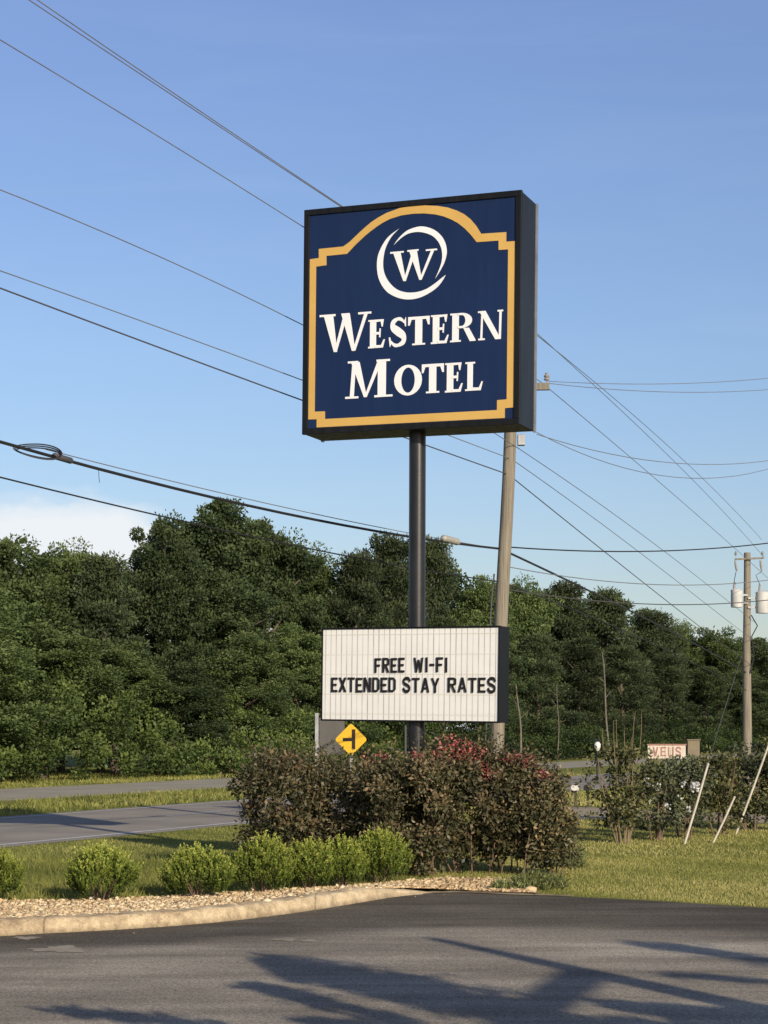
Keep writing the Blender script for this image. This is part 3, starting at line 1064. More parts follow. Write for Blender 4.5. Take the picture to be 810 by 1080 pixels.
# letter board
w2, h2, t2 = 2.592, 1.222, 0.30
fm = plane(0.38, 2.566, 0.50, -0.014)
a2, b2, d2 = w2 / 2, h2 / 2, t2 / 2
mb = MB()
mb.box(-a2 + .004, a2 - .004, -d2 + 0.04, d2, -b2 + .004, b2 - .004, lambda a, c, b: fm(a, b, c))
brd = mb.build('message_board', M['black_paint'], root, bevel=0.006)
mb = MB()
for (p0, p1, q0, q1) in ((-a2, a2, b2 - .022, b2), (-a2, a2, -b2, -b2 + .022), (-a2, -a2 + .02, -b2 + .022, b2 - .022), (a2 - .02, a2, -b2 + .022, b2 - .022)):
    mb.box(p0, p1, -d2, -d2 + 0.05, q0, q1, lambda a, c, b: fm(a, b, c))
mb.build('board_frame', M['black_paint'], brd, bevel=0.003)
mb = MB()
mb.add([fm(-a2 + .02, -b2 + .022, -d2 + .012), fm(a2 - .02, -b2 + .022, -d2 + .012), fm(a2 - .02, b2 - .022, -d2 + .012), fm(-a2 + .02, b2 - .022, -d2 + .012)], [(0, 1, 2, 3)])
pan = mb.build('letter_panel', M['letter_board'], brd)
uv = pan.data.uv_layers.new(name='UVMap')
for i, c in enumerate(((0, 0), (1, 0), (1, 1), (0, 1))):
    uv.data[i].uv = c
# narrow raised battens over the strip joints give the board its relief
mb = MB()
for row in (0.520, 0.257, 0.001, -0.258, -0.521):
    mb.box(-a2 + .03, a2 - .03, -d2 + .0095, -d2 + .0115, row - 0.0035, row + 0.0035, lambda a, c, b: fm(a, b, c))
M['clear_track'] = plain('clear_track', (0.80, 0.78, 0.69), (0.72, 0.70, 0.62), 5, 0.3)
mb.build('letter_track', M['clear_track'], brd)


def line_text(mb, text, x0, x1, y0, y1, w, gap):
    wid = {'I': 0.36, '-': 0.62, 'W': 1.35, ' ': 0.55, 'F': .95, 'T': 1.0, 'A': 1.1, 'X': 1.1, 'Y': 1.1, 'N': 1.05, 'R': 1.05, 'D': 1.02, 'S': 1.05, 'E': .92}
    tot = sum(wid[c] for c in text)
    ng = len(text) - 1
    un = (x1 - x0 - gap * ng) / tot
    x = x0
    for i, c in enumerate(text):
        wd = wid[c] * un
        if c != ' ':
            dz = random.uniform(-.004, .004)
            sans_glyph(mb, c, x, x + wd, y0 + dz, y1 + dz, w, -d2 + 0.003, 0.004, fm)
        x += wd + gap


mb = MB()
line_text(mb, 'FREE', -.492, -.050, .024, .214, .030, .020)
line_text(mb, 'WI-FI', .080, .568, .026, .216, .030, .026)
line_text(mb, 'EXTENDED', -1.140, -.176, -.232, -.042, .030, .018)
line_text(mb, 'STAY', -.076, .455, -.232, -.044, .030, .022)
line_text(mb, 'RATES', .574, 1.250, -.230, -.042, .030, .022)
mb.build('message_letters', M['black_letter'], brd)


# ------------------------------------------------------------------ utility poles
def strut(mb, a, b, w, h):
    """rectangular bar from a to b"""
    a, b = Vector(a), Vector(b)
    d = (b - a).normalized()
    s_ = d.cross(Vector((0, 0, 1))).normalized() * (w / 2)
    u_ = s_.cross(d).normalized() * (h / 2)
    vs = [p + sx_ * s_ + sz_ * u_ for p in (a, b) for sx_, sz_ in ((-1, -1), (1, -1), (1, 1), (-1, 1))]
    mb.add(vs, [(0, 1, 2, 3), (7, 6, 5, 4), (0, 4, 5, 1), (1, 5, 6, 2), (2, 6, 7, 3), (3, 7, 4, 0)])


def insulator(root, p, s=1.0, up=True):
    mb = MB()
    z = 1 if up else -1
    prof = [(0, .012), (.05, .012), (.06, .045), (.08, .05), (.095, .025), (.11, .045), (.13, .05), (.145, .025), (.17, .03), (.18, .012)]
    mb.tube([(p[0], p[1], p[2] + z * h * s) for h, r in prof], [r * s for h, r in prof], 10)
    return mb.build('insulator', M['porcelain'], root, smooth=True)


U1 = (1.79, 31.0)                    # near pole, leaning slightly to the right
ROUTE = np.array((9.95, 31.0))
ROUTE = ROUTE / np.linalg.norm(ROUTE)
ARM = np.array((ROUTE[1], -ROUTE[0]))
U2 = (11.87, 62.0)
p1 = empty('utility_pole', (U1[0], U1[1], 0), 'leaning weathered wooden utility pole standing right behind the motel sign', 'utility pole')


def lean(z):
    return 0.043 * (z - 0.5)


mb = MB()
zz = np.linspace(-0.4, 8.7, 14)
mb.tube([(lean(z) + 0.012 * math.sin(z * 1.3), 0, z) for z in zz], [0.121 - 0.003 * max(z, 0) for z in zz], 18)
mb.build('shaft', M['pole_wood'], p1, smooth=True)
mb = MB()
strut(mb, (lean(7.5) - 0.35 * ARM[0], -0.16, 7.42), (lean(7.5) + 0.62 * ARM[0], -0.16 + 0.62 * ARM[1] * .5, 7.42), .09, .11)
mb.build('crossarm', M['pole_wood'], p1)
insulator(p1, (lean(7.5) + 0.58 * ARM[0], -0.2, 7.475))
insulator(p1, (lean(7.5) - 0.30 * ARM[0], -0.14, 7.475))
insulator(p1, (lean(8.7), 0, 8.7))
mb = MB()
mb.box(lean(6.6) + .13, lean(6.6) + .25, -0.06, 0.06, 6.50, 6.68)
mb.build('wire_bracket', M['galv'], p1, bevel=0.01)
mb = MB()
mb.tube([(lean(z) - 0.17 + 0.02 * math.sin(z * 3), -0.05, z) for z in np.linspace(0.5, 4.4, 12)], 0.014, 6)
mb.build('riser_cable', M['grey_cable'], p1, smooth=True)

p2 = empty('utility_pole', (U2[0], U2[1], 0), 'distant wooden utility pole carrying two pale transformer cans', 'utility pole')
mb = MB()
zz = np.linspace(-0.4, 7.65, 10)
mb.tube([(0.008 * math.sin(z * 1.1), 0, z) for z in zz], [0.165 - 0.0075 * max(z, 0) for z in zz], 16)
mb.build('shaft', M['pole_wood'], p2, smooth=True)


def can(cx, cz, h, r, mount):
    mb = MB()
    mb.tube([(cx, -0.16, cz - h / 2), (cx, -0.16, cz - h / 2 + .03), (cx, -0.16, cz + h / 2 - .04), (cx, -0.16, cz + h / 2), (cx, -0.16, cz + h / 2 + .05)], [r * .93, r, r, r * 1.04, r * .6], 20)
    o = mb.build('transformer', M['transformer'], p2, smooth=True)
    mb = MB()
    mb.tube([(cx - r * .4, -0.16, cz + h / 2 + .04), (cx - r * .4, -0.16, cz + h / 2 + .26)], [.05, .03], 8)
    mb.build('bushing', M['porcelain'], o, smooth=True)
    for zz_ in (cz - h * .22, cz + h * .22):
        mb = MB()
        mb.box(min(0, cx), max(0, cx), -0.17, -0.13, zz_ - .03, zz_ + .03)
        mb.build('hanger', M['galv'], o)
    return o


can(-0.37, 6.13, 0.56, 0.19, 0)
can(0.47, 6.0, 0.68, 0.22, 0)
mb = MB()
strut(mb, (-0.43, -0.17, 7.42), (0.5, -0.17, 7.46), .06, .055)
mb.build('crossarm', M['pole_wood'], p2)
for x in (-.40, .47):
    insulator(p2, (x, -.17, 7.50))
for x in (-.42, .40):
    mb = MB()
    mb.tube([(x, -.2, 7.38), (x + .02, -.2, 7.22), (x + .05, -.2, 7.02)], [.03, .045, .03], 8)
    mb.build('fuse_cutout', M['porcelain'], p2, smooth=True)
for pts, rr in (([(-.4, -.2, 7.0), (-.46, -.2, 6.7), (-.40, -.18, 6.6)], .012), ([(.42, -.2, 7.0), (.25, -.2, 6.9), (.40, -.18, 6.55)], .012),
                ([(.1, -.17, 5.6), (.3, -.2, 5.25), (.12, -.16, 4.9), (.2, -.18, 4.3), (.08, -.16, 3.7)], .02)):
    mb = MB()
    mb.tube(pts, rr, 5)
    mb.build('jumper_wire', M['cable'], p2, smooth=True)
mb = MB()
mb.tube([(-.17, 0, 4.3), (-1.2, -1.5, 1.9), (-1.95, -2.6, 0.0)], .012, 5)
mb.build('guy_wire', M['grey_cable'], p2)


# ------------------------------------------------------------------ overhead wires (parabolas hanging between the poles)
M_LEFT, M_RIGHT = 0.60, ROUTE[0] / ROUTE[1]      # the line bends at the near pole


def route_x0(off, m):
    return U1[0] + 0.25 + off * ARM[0] - m * (U1[1] + off * ARM[1])


def route_Y(px, off, m=M_LEFT):
    """distance at which the wire line, off metres right of the pole line, crosses the sight line of px"""
    k = (px - CX) / F
    return route_x0(off, m) / (k - m)


def span(pix, off, Ya, Yb, m=M_LEFT, n=26):
    """points of one span: z is a parabola in Y fitted to what is known of it"""
    Ys = np.array([route_Y(p[0], off, m) for p in pix])
    Zs = np.array([ZatY(p[1], y) for p, y in zip(pix, Ys)])
    cf = np.polyfit(Ys, Zs, min(2, len(pix) - 1))
    x0 = route_x0(off, m)
    return [(x0 + m * Y, Y, float(np.polyval(cf, Y))) for Y in np.linspace(Ya, Yb, n)]


def wire(name, paths, r, m, label, cat='overhead wire', group='wires strung between the utility poles'):
    pts = []
    for p in paths:
        pts += p if not pts else p[1:]
    mb = MB()
    mb.tube(pts, r, 6)
    return tag(mb.build(name, m, smooth=True), label, cat, group)


YA, YB = 14.0, 61.9


def both(L, Rr, off):
    YP = U1[1] + off * ARM[1]
    a = span(L, off, YA, YP)
    b = span(Rr, off, YP, YB, M_RIGHT)
    d = (a[-1][2] + b[0][2]) / 2
    # join the two spans at the pole
    n = len(a)
    a = [(p[0], p[1], p[2] + (d - a[-1][2]) * (i / (n - 1)) ** 3) for i, p in enumerate(a)]
    b = [(p[0], p[1], p[2] + (d - b[0][2]) * (1 - i / (n - 1)) ** 3) for i, p in enumerate(b)]
    return [a, b]


wire('overhead_wire', both([(30, 0), (190, 107), (350, 214)], [(571, 352), (690, 456), (806, 572)], .36), .0064, M['wire'], 'upper wire of the close pair crossing highest above the sign')
wire('overhead_wire', both([(40, 0), (200, 109), (359, 215)], [(571, 359), (684, 461), (794, 574)], .44), .0064, M['wire'], 'lower wire of the close pair crossing highest above the sign')
wire('overhead_wire', both([(0, 42), (170, 146), (318, 239)], [(581, 409), (676, 491), (768, 572)], .55), .0064, M['wire'], 'single thin wire entering the photo just below the highest pair')
wire('overhead_wire', both([(0, 202), (170, 276), (316, 350)], [(559, 460), (660, 545), (768, 634)], .12), .0064, M['wire'], 'lone wire meeting the sign edge level with its larger words')
wire('overhead_wire', both([(0, 288), (160, 348), (316, 411)], [(551, 466), (655, 560), (768, 655)], .05), .0064, M['wire'], 'upper of two wires meeting the sign edge near its bottom')
wire('overhead_wire', both([(0, 304), (160, 364), (316, 422)], [(542, 503), (630, 575), (728, 653)], .0), .009, M['grey_cable'], 'darker lower wire of the two meeting the sign edge near its bottom')
thick = both([(0, 466), (200, 519), (430, 566)], [(542, 585), (640, 632), (778, 704)], -.14)


def on_cable(px):
    Y = route_Y(px, -.14)
    q = np.array(thick[0])
    return Vector((XatY(px, Y), Y, float(np.interp(Y, q[:, 1], q[:, 2]))))


wire('overhead_cable', thick, .0185, M['cable'], 'thick black cable with a coil hanging on it, crossing before the trees', 'cable')
wire('overhead_cable', both([(0, 505), (165, 547), (372, 597)], [(541, 602), (640, 652), (780, 724)], -.12), .0095, M['cable'], 'thin lowest cable passing behind the top of the big dark tree', 'cable')
wire('overhead_wire', [span([(95, 486), (200, 512), (420, 560)], -.16, 21.5, 30.9)], .006, M['wire'], 'very thin wire running just over the thick black cable')


def side_wire(pix, z_end_px, label, r=.0062, m='wire', x_from=0.1):
    """wire from the near pole to a pole beyond the right edge of the photo"""
    A = Vector((U1[0] + x_from, U1[1]))
    B = Vector((16.5, 47.0))
    sl_ = (B.x - A.x) / (B.y - A.y)

    def Yof(px):
        k = (px - CX) / F
        return (A.x - sl_ * A.y) / (k - sl_)
    Ys = np.array([Yof(p[0]) for p in pix])
    Zs = np.array([ZatY(p[1], y) for p, y in zip(pix, Ys)])
    cf = np.polyfit(Ys, Zs, 2)
    Y0 = A.y if x_from < .5 else Ys[0]
    pts = [(A.x + sl_ * (Y - A.y), Y, float(np.polyval(cf, Y))) for Y in np.linspace(Ys[0] if Ys[0] > A.y else A.y, 45, 36)]
    mb = MB()
    mb.tube(pts, r, 6)
    return tag(mb.build('side_wire', M[m], smooth=True), label, 'overhead wire', 'wires running off to the right from the near utility pole')


side_wire([(576, 402), (690, 405), (809, 399)], 0, 'upper wire leaving the crossarm beside the sign toward the right', x_from=.62)
side_wire([(576, 404), (690, 413), (809, 411)], 0, 'lower sagging wire leaving the crossarm beside the sign toward the right', x_from=.62)
side_wire([(566, 456), (640, 488), (809, 495)], 0, 'lower of the two pale wires running right below the sign corner', x_from=.15)
side_wire([(566, 458), (640, 478), (809, 486)], 0, 'fainter upper of the two pale wires running right below the sign corner', .0065, x_from=.15)
side_wire([(537, 577), (610, 581), (700, 581), (809, 573)], 0, 'dark service cable running right just above the treetops', .0125, 'cable')
side_wire([(537, 598), (620, 611), (809, 612)], 0, 'thin wire running right with specks, skimming over the treetops', .008)
side_wire([(537, 622), (660, 636), (809, 633)], 0, 'lowest wire running right across to the transformer cans', .0095, 'grey_cable')

# slack coil and splice cases on the thick cable
dv = Vector((M_LEFT, 1, 0)).normalized()
c0 = on_cable(41) + Vector((0, -.06, .01))
mb = MB()
for k in range(3):
    pts = []
    for i in range(37):
        t = 2 * math.pi * i / 36
        a = (0.245 - .012 * k) * math.cos(t)
        b_ = (0.078 - .013 * k) * math.sin(t) * (1.0 + .3 * math.cos(t))
        pts.append(c0 + Vector((a, a * .6 + .02 * k, b_ - a * .05 - .006 * k)))
    mb.tube(pts, .0085, 6, cap=False)
coil = mb.build('cable_coil', M['cable'], smooth=True)
tag(coil, 'flat loop of spare cable tied to the thick black line', 'cable coil')
mb = MB()
d0 = on_cable(66)
mb.tube([d0 - dv * .17 + Vector((0, 0, .02)), d0 - dv * .14 + Vector((0, 0, .02)), d0 + dv * .14, d0 + dv * .17], [.02, .038, .038, .02], 12)
tag(mb.build('splice_case', M['grey_cable'], smooth=True), 'dark grey splice case on the thick cable beside the coil', 'splice case')
Yt = route_Y(104, -.14)
zt_ = on_cable(104).z - .02
mb = MB()
mb.tube([(XatY(104, Yt), Yt, zt_), (XatY(104, Yt) + .003, Yt, zt_ - .07), (XatY(105, Yt), Yt, zt_ - .14)], .004, 5)
tag(mb.build('hanging_tie', M['grey_cable']), 'short loose tie dangling from the thick cable right of the coil', 'cable tie')
e0 = on_cable(475) + Vector((0, -.05, .035))
sl_ = Vector((M_LEFT, 1, -.05)).normalized()
mb = MB()
mb.tube([e0 - sl_ * .26, e0 - sl_ * .22, e0 + sl_ * .22, e0 + sl_ * .26], [.02, .055, .055, .02], 14)
tag(mb.build('splice_case', M['cream'], smooth=True), 'cream splice case on the cable between the sign pole and the wooden pole', 'splice case')

# ------------------------------------------------------------------ trees beyond the highway
TREE_H, TREE_R = 10.45, 3.2


def limb(mb, a, b, r0, r1, bend=.25, n=5):
    a, b = Vector(a), Vector(b)
    m = (a + b) / 2 + Vector((random.uniform(-1, 1), random.uniform(-1, 1), random.uniform(-.2, .6))) * (b - a).length * bend * .5
    pts, rad = [], []
    for i in range(n):
        t = i / (n - 1)
        pts.append(a * (1 - t) ** 2 + m * 2 * t * (1 - t) + b * t * t)
        rad.append(r0 * (1 - t) + r1 * t)
    mb.tube(pts, rad, 7)


def make_tree(name, kind, seed, nclump=190, per=300, size=.125):
    global rng
    keep = rng
    rng = np.random.default_rng(seed)
    random.seed(seed)
    o = bpy.data.objects.new(name, None)
    COL.objects.link(o)
    C, rad = [], []
    if kind == 'pine':
        zs_ = np.linspace(2.2, 9.7, 13)
        for z in zs_:
            t = (z - 2.2) / 7.5
            rmax = TREE_R * (1.0 - .72 * t ** 1.6) * random.uniform(.75, 1.05)
            nb = random.randint(6, 10)
            for k in range(nb):
                a = random.uniform(0, 2 * math.pi)
                rr = rmax * random.uniform(.25, 1.0)
                C.append((rr * math.cos(a), rr * math.sin(a), z + random.uniform(-.35, .35) - .05 * rr))
                rad.append(random.uniform(.5, .95))
        flat, asp, ub = .48, .34, .35
    else:
        # a few big lobes carry the outline, clumps fill them
        lobes = []
        nl = random.randint(9, 13)
        for k in range(nl):
            z = random.uniform(1.8, 8.6)
            t = z / 10
            prof = (math.sin(math.pi * min(1, .18 + t * .86)) ** .6)
            a = k * 2.4 + random.uniform(-.5, .5)
            rr = TREE_R * prof * random.uniform(.35, .68)
            lobes.append((rr * math.cos(a), rr * math.sin(a), z, random.uniform(1.1, 1.75) * (1.1 - .35 * t)))
        lobes.append((random.uniform(-.5, .5), random.uniform(-.5, .5), 8.5, random.uniform(1.15, 1.45)))
        lobes.append((random.uniform(-1.3, 1.3), random.uniform(-.9, .9), 7.9, random.uniform(1.1, 1.5)))
        lobes.append((random.uniform(-1.6, 1.6), random.uniform(-.9, .9), 7.0, random.uniform(1.2, 1.6)))
        for i in range(nclump):
            lb = lobes[i % len(lobes)]
            d = unit(1)[0]
            d[2] += .15
            rr = lb[3] * random.uniform(.55, 1.0)
            C.append((lb[0] + d[0] * rr, lb[1] + d[1] * rr, max(.6, lb[2] + d[2] * rr * .9)))
            rad.append(random.choice((random.uniform(.25, .5), random.uniform(.4, .85))))
        flat, asp, ub = .72, .62, .3
    C = np.array(C)
    rad = np.array(rad)
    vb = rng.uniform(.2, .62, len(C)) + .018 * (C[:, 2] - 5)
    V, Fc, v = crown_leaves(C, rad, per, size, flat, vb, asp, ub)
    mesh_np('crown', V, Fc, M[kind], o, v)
    mb = MB()
    top = 8.8
    tp = [(0.12 * math.sin(z * .8 + seed), 0.1 * math.cos(z * .6 + seed), z) for z in np.linspace(-.3, top, 9)]
    mb.tube(tp, [.24 - .024 * z for z in np.linspace(0, top, 9)], 9)
    pick = rng.choice(len(C), 16, replace=False)
    for i in pick:
        c = C[i]
        z0 = max(1.0, c[2] - 1.6)
        limb(mb, (0.12 * math.sin(z0 * .8 + seed), 0.1 * math.cos(z0 * .6 + seed), z0), c, .07, .015)
    mb.build('trunk', M['bark'], o, smooth=True)
    rng = keep
    return o


PROTO = {'broad': [make_tree('broadleaf_tree', 'broad', s_) for s_ in (3, 8, 21)],
         'dark': [make_tree('broadleaf_tree', 'dark', s_, 200) for s_ in (5, 13)],
         'pine': [make_tree('pine_tree', 'pine', s_, size=.20) for s_ in (4, 17)]}
USED = set()


def place_tree(kind, i, loc, h, r, rz, label, group):
    src = PROTO[kind][i % len(PROTO[kind])]
    if src.name not in USED:
        USED.add(src.name)
        o = src
    else:
        o = src.copy()
        COL.objects.link(o)
        for ch in src.children:
            c = ch.copy()
            COL.objects.link(c)
            c.parent = o
    o.location = loc
    o.rotation_euler = (0, 0, rz)
    o.scale = (r / TREE_R, r / TREE_R, h / TREE_H)
    return tag(o, label, 'tree', group)


def on_line(px, o):
    """point of the line o metres beyond the highway edge seen at px"""
    k = (px - CX) / F
    b = P0 + hp * o
    s_ = (k * b[1] - b[0]) / (hd[0] - k * hd[1])
    p = b + hd * s_
    return float(p[0]), float(p[1])


back = [(-60, 560, 75, 'broad', 'tree at the far left edge of the skyline, beyond the highway'),
        (12, 563, 62, 'broad', 'leafy skyline tree left of the white cloud, nearest the left edge'),
        (66, 566, 46, 'broad', 'rounded skyline tree under the left part of the white cloud'),
        (108, 588, 42, 'pine', 'thin airy tree under the middle of the white cloud'),
        (172, 534, 48, 'dark', 'left shoulder of the tallest dark tree clump, right of the cloud'),
        (222, 517, 62, 'dark', 'tallest dark tree, its crown crossed by the thick black cable'),
        (236, 590, 50, 'dark', 'dark tree filling the hollow inside the tallest clump'),
        (282, 540, 50, 'dark', 'dark tree forming the right side of the tallest clump'),
        (328, 572, 40, 'broad', 'paler tree just left of the letter board on the skyline'),
        (376, 586, 36, 'pine', 'small skyline tree above the left half of the letter board'),
        (410, 568, 40, 'pine', 'skyline tree immediately left of the black sign pole'),
        (456, 571, 36, 'pine', 'skyline tree between the black sign pole and the wooden pole'),
        (505, 602, 34, 'broad', 'lower skyline tree just left of the wooden pole'),
        (548, 608, 36, 'broad', 'skyline tree just right of the wooden pole'),
        (590, 617, 40, 'pine', 'broad dark pine standing above the leaning pale bare trunk'),
        (640, 624, 38, 'pine', 'flat topped dark pine at the middle of the right hand skyline'),
        (688, 645, 33, 'pine', 'round topped dark tree stepping down toward the transformer pole'),
        (724, 652, 30, 'broad', 'greener tree left of the transformer pole, lit on its top'),
        (757, 658, 30, 'broad', 'tree directly left of the transformer pole on the skyline'),
        (797, 668, 32, 'dark', 'tree directly behind the transformer pole and its right can'),
        (845, 672, 40, 'dark', 'tree at the far right end of the skyline')]
for i, (px, py, hwid, kd, lab) in enumerate(back):
    x, y = on_line(px, 26.0 + 1.5 * (i % 3))
    h = ZatY(py, y)
    place_tree(kd, i, (x, y, 0), h * 1.02, hwid * y / F * 1.5, i * 1.9, lab, 'trees of the wood beyond the highway')
front = [(-30, 640, 85, 'broad', 'front tree at the left photo edge, low and green'),
         (48, 655, 78, 'broad', 'low green front tree under the left skyline trees'),
         (122, 668, 66, 'broad', 'low front tree covered in pale vines below the cloud'),
         (188, 690, 60, 'dark', 'dark front tree below the left shoulder of the tallest clump'),
         (252, 660, 62, 'broad', 'front tree below the tallest dark tree, left of the yellow sign'),
         (312, 650, 52, 'broad', 'front tree touching the left edge of the letter board'),
         (362, 655, 46, 'dark', 'front tree hidden behind the left half of the letter board'),
         (412, 640, 44, 'dark', 'front tree showing just left of the black pole above the letter board'),
         (468, 642, 42, 'dark', 'front tree showing just right of the black pole above the letter board'),
         (520, 652, 40, 'dark', 'front tree behind the wooden pole above the letter board end'),
         (566, 668, 40, 'pine', 'dark front tree beside the leaning pale bare trunk'),
         (612, 672, 40, 'pine', 'dark front tree above the pair of mailboxes'),
         (656, 680, 38, 'pine', 'dark front tree above the many stemmed shrub'),
         (700, 690, 36, 'pine', 'dark front tree above the red lettered roadside board'),
         (742, 698, 34, 'dark', 'dark front tree above the tall leaning white stakes'),
         (786, 702, 36, 'dark', 'dark front tree at the foot of the transformer pole'),
         (832, 702, 40, 'dark', 'dark front tree at the right photo edge')]
for i, (px, py, hwid, kd, lab) in enumerate(front):
    x, y = on_line(px, 21.6 + .8 * (i % 3))
    h = ZatY(py, y)
    place_tree(kd, i + 1, (x, y, 0), h, hwid * y / F * 1.15, 2 + i * 2.3, lab, 'trees of the wood beyond the highway')

# wood behind the first rows, one dark mass
ss = np.linspace(-5, 230, 200)
Cn, rn = [], []
for s_ in ss:
    for k in range(8):
        o = 29 + rng.uniform(0, 9)
        x, y = HW(s_ + rng.uniform(-1, 1), o)
        px = CX + F * x / y
        ty = np.interp(px, [0, 100, 160, 220, 300, 350, 410, 460, 500, 590, 690, 800], [572, 598, 580, 548, 572, 602, 586, 592, 616, 628, 656, 680])
        Cn.append((x, y, rng.uniform(.5, ZatY(ty, y) - .6)))
        rn.append(rng.uniform(.8, 1.5))
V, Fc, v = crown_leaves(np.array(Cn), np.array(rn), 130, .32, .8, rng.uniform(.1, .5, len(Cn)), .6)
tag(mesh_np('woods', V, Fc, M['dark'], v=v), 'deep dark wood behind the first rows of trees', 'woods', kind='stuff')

# vine-covered undergrowth along the foot of the trees
Cn, rn, vb = [], [], []
for s_ in np.linspace(-4, 190, 360):
    for k in range(4):
        o = 18.9 + rng.uniform(0, 3.2)
        x, y = HW(s_ + rng.uniform(-.5, .5), o)
        hgt = (1.4 + 1.0 * math.sin(s_ * .33) * math.sin(s_ * .11 + 1) + .5 * math.sin(s_ * 1.1)) * (1.25 if s_ < 70 else .7) + .5 * (o - 18.9)
        Cn.append((x, y, rng.uniform(.15, max(.5, hgt))))
        rn.append(rng.uniform(.35, .7))
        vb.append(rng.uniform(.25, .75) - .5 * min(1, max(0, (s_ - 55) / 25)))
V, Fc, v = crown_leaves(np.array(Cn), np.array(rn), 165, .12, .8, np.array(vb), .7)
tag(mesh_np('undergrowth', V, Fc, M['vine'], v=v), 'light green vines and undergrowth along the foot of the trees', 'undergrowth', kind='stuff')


# bare pale trunks at the edge of the wood
def bare_trunk(px0, py0, px1, py1, o, r, label):
    x, y = on_line(px0, o)
    z0 = max(0, ZatY(py0, y))
    z1 = ZatY(py1, y)
    x1 = XatY(px1, y)
    rt = empty('dead_tree', (x, y, 0), label, 'dead tree', 'pale bare trunks along the wood edge')
    mb = MB()
    n = 8
    pts = [((x1 - x) * t + .05 * math.sin(t * 7 + px0), .04 * math.cos(t * 5), -.1 + (z1 + .1) * t) for t in np.linspace(0, 1, n)]
    mb.tube(pts, [r * (1.15 - .75 * t) for t in np.linspace(0, 1, n)], 8)
    mb.build('trunk', M['pale_bark'], rt, smooth=True)
    for t in (.62, .78, .9):
        mb = MB()
        b = Vector(pts[int(t * (n - 1))])
        a = random.uniform(-1, 1)
        limb(mb, b, b + Vector((a * .6, random.uniform(-.3, .3), .5)), r * .4, r * .12)
        mb.build('branch', M['pale_bark'], rt, smooth=True)


bare_trunk(551, 805, 545, 722, 18.3, .07, 'thin pale leaning bare trunk just right of the letter board')
bare_trunk(589, 790, 588, 722, 18.8, .035, 'faint thin bare trunk above the mailboxes')
bare_trunk(643, 800, 635, 688, 19.0, .07, 'tall forked bare trunk above the many stemmed shrub')

# ------------------------------------------------------------------ flowering bushes at the foot of the sign
def flowering_bush(px, Y, htop, r, seed, label, blooms):
    global rng
    keep = rng
    rng = np.random.default_rng(seed)
    random.seed(seed)
    rt = empty('flowering_bush', (XatY(px, Y), Y, 0), label, 'bush', 'flowering bushes around the sign pole')
    n = int(112 * r / .75)
    C, rad = [], []
    for i in range(n):
        d = unit(1)[0]
        rr = random.uniform(.55, 1.0)
        z = htop * (.49 + .46 * d[2] * rr)
        sq = math.sqrt(max(0, 1 - (abs(z / htop - .46) / .58) ** 2.8))
        sq *= .66 + .34 * min(1, z / (.38 * htop))
        hr = math.hypot(d[0], d[1]) + 1e-6
        q = r * sq * (rr if abs(d[2]) < .7 else random.uniform(.1, 1))
        C.append((d[0] / hr * q, d[1] / hr * q * .85, z))
        rad.append(random.uniform(.11, .21))
    C, rad = np.array(C), np.array(rad)
    vb = rng.uniform(.15, .68, n)
    V, Fc, v = crown_leaves(C, rad, 105, .062, .85, vb, .5, .2, .2)
    # upright sprays breaking the outline
    m = int(230 * r / .75)
    a = rng.uniform(0, 2 * math.pi, m)
    q = r * .95 * np.sqrt(rng.random(m))
    zc_ = htop * (.80 + .14 * np.sqrt(np.clip(1 - (q / r) ** 2, 0, 1)))
    sp_ = []
    for i in range(m):
        b0 = np.array((q[i] * math.cos(a[i]), q[i] * .85 * math.sin(a[i]), zc_[i] - .1 - .25 * htop * (q[i] / r) ** 3))
        dr = np.array((math.cos(a[i]) * .5 + rng.normal() * .25, math.sin(a[i]) * .4, 1.0))
        ln = rng.choice([rng.uniform(.08, .22), rng.uniform(.2, .42)])
        for t in np.linspace(.1, 1, 9):
            sp_.append(b0 + dr * ln * t)
    sp_ = np.array(sp_)
    d = unit(len(sp_))
    d[:, 2] += .5
    V2_, F2_, v2_ = leaves(sp_, d, rng.uniform(.04, .075, len(sp_)), .028, np.clip(rng.normal(.55, .22, len(sp_)), 0, 1))
    mesh_np('foliage', np.vstack([V, V2_]), np.vstack([Fc, F2_ + len(V)]), M['myrtle'], rt, np.concatenate([v, v2_]))
    mb = MB()
    for i in range(max(7, int(7 * r / .75))):
        a_ = random.uniform(0, 2 * math.pi)
        q_ = random.uniform(.05, .28)
        t_ = random.uniform(.5, .95) * r
        limb(mb, (q_ * math.cos(a_) * 1.6, q_ * math.sin(a_), -.03), (t_ * math.cos(a_), t_ * .8 * math.sin(a_), htop * random.uniform(.4, .75)), .012, .005, .2, 6)
    mb.build('stems', M['twig'], rt, smooth=True)
    if blooms:
        P_ = []
        for (bx, bz, br, nb) in blooms:
            c = np.array((XatY(bx, Y) - XatY(px, Y), -r * .35, ZatY(bz, Y)))
            dd = unit(nb) * (rng.random((nb, 1)) ** .5) * br * np.array([2.0, 1, 1.25])
            P_.append(c + dd)
        P_ = np.vstack(P_)
        V3, F3, v3 = leaves(P_, unit(len(P_)), rng.uniform(.025, .05, len(P_)), .03, np.clip(rng.normal(.5, .25, len(P_)), 0, 1))
        mesh_np('blossoms', V3, F3, M['red_bloom'], rt, v3)
    rng = keep


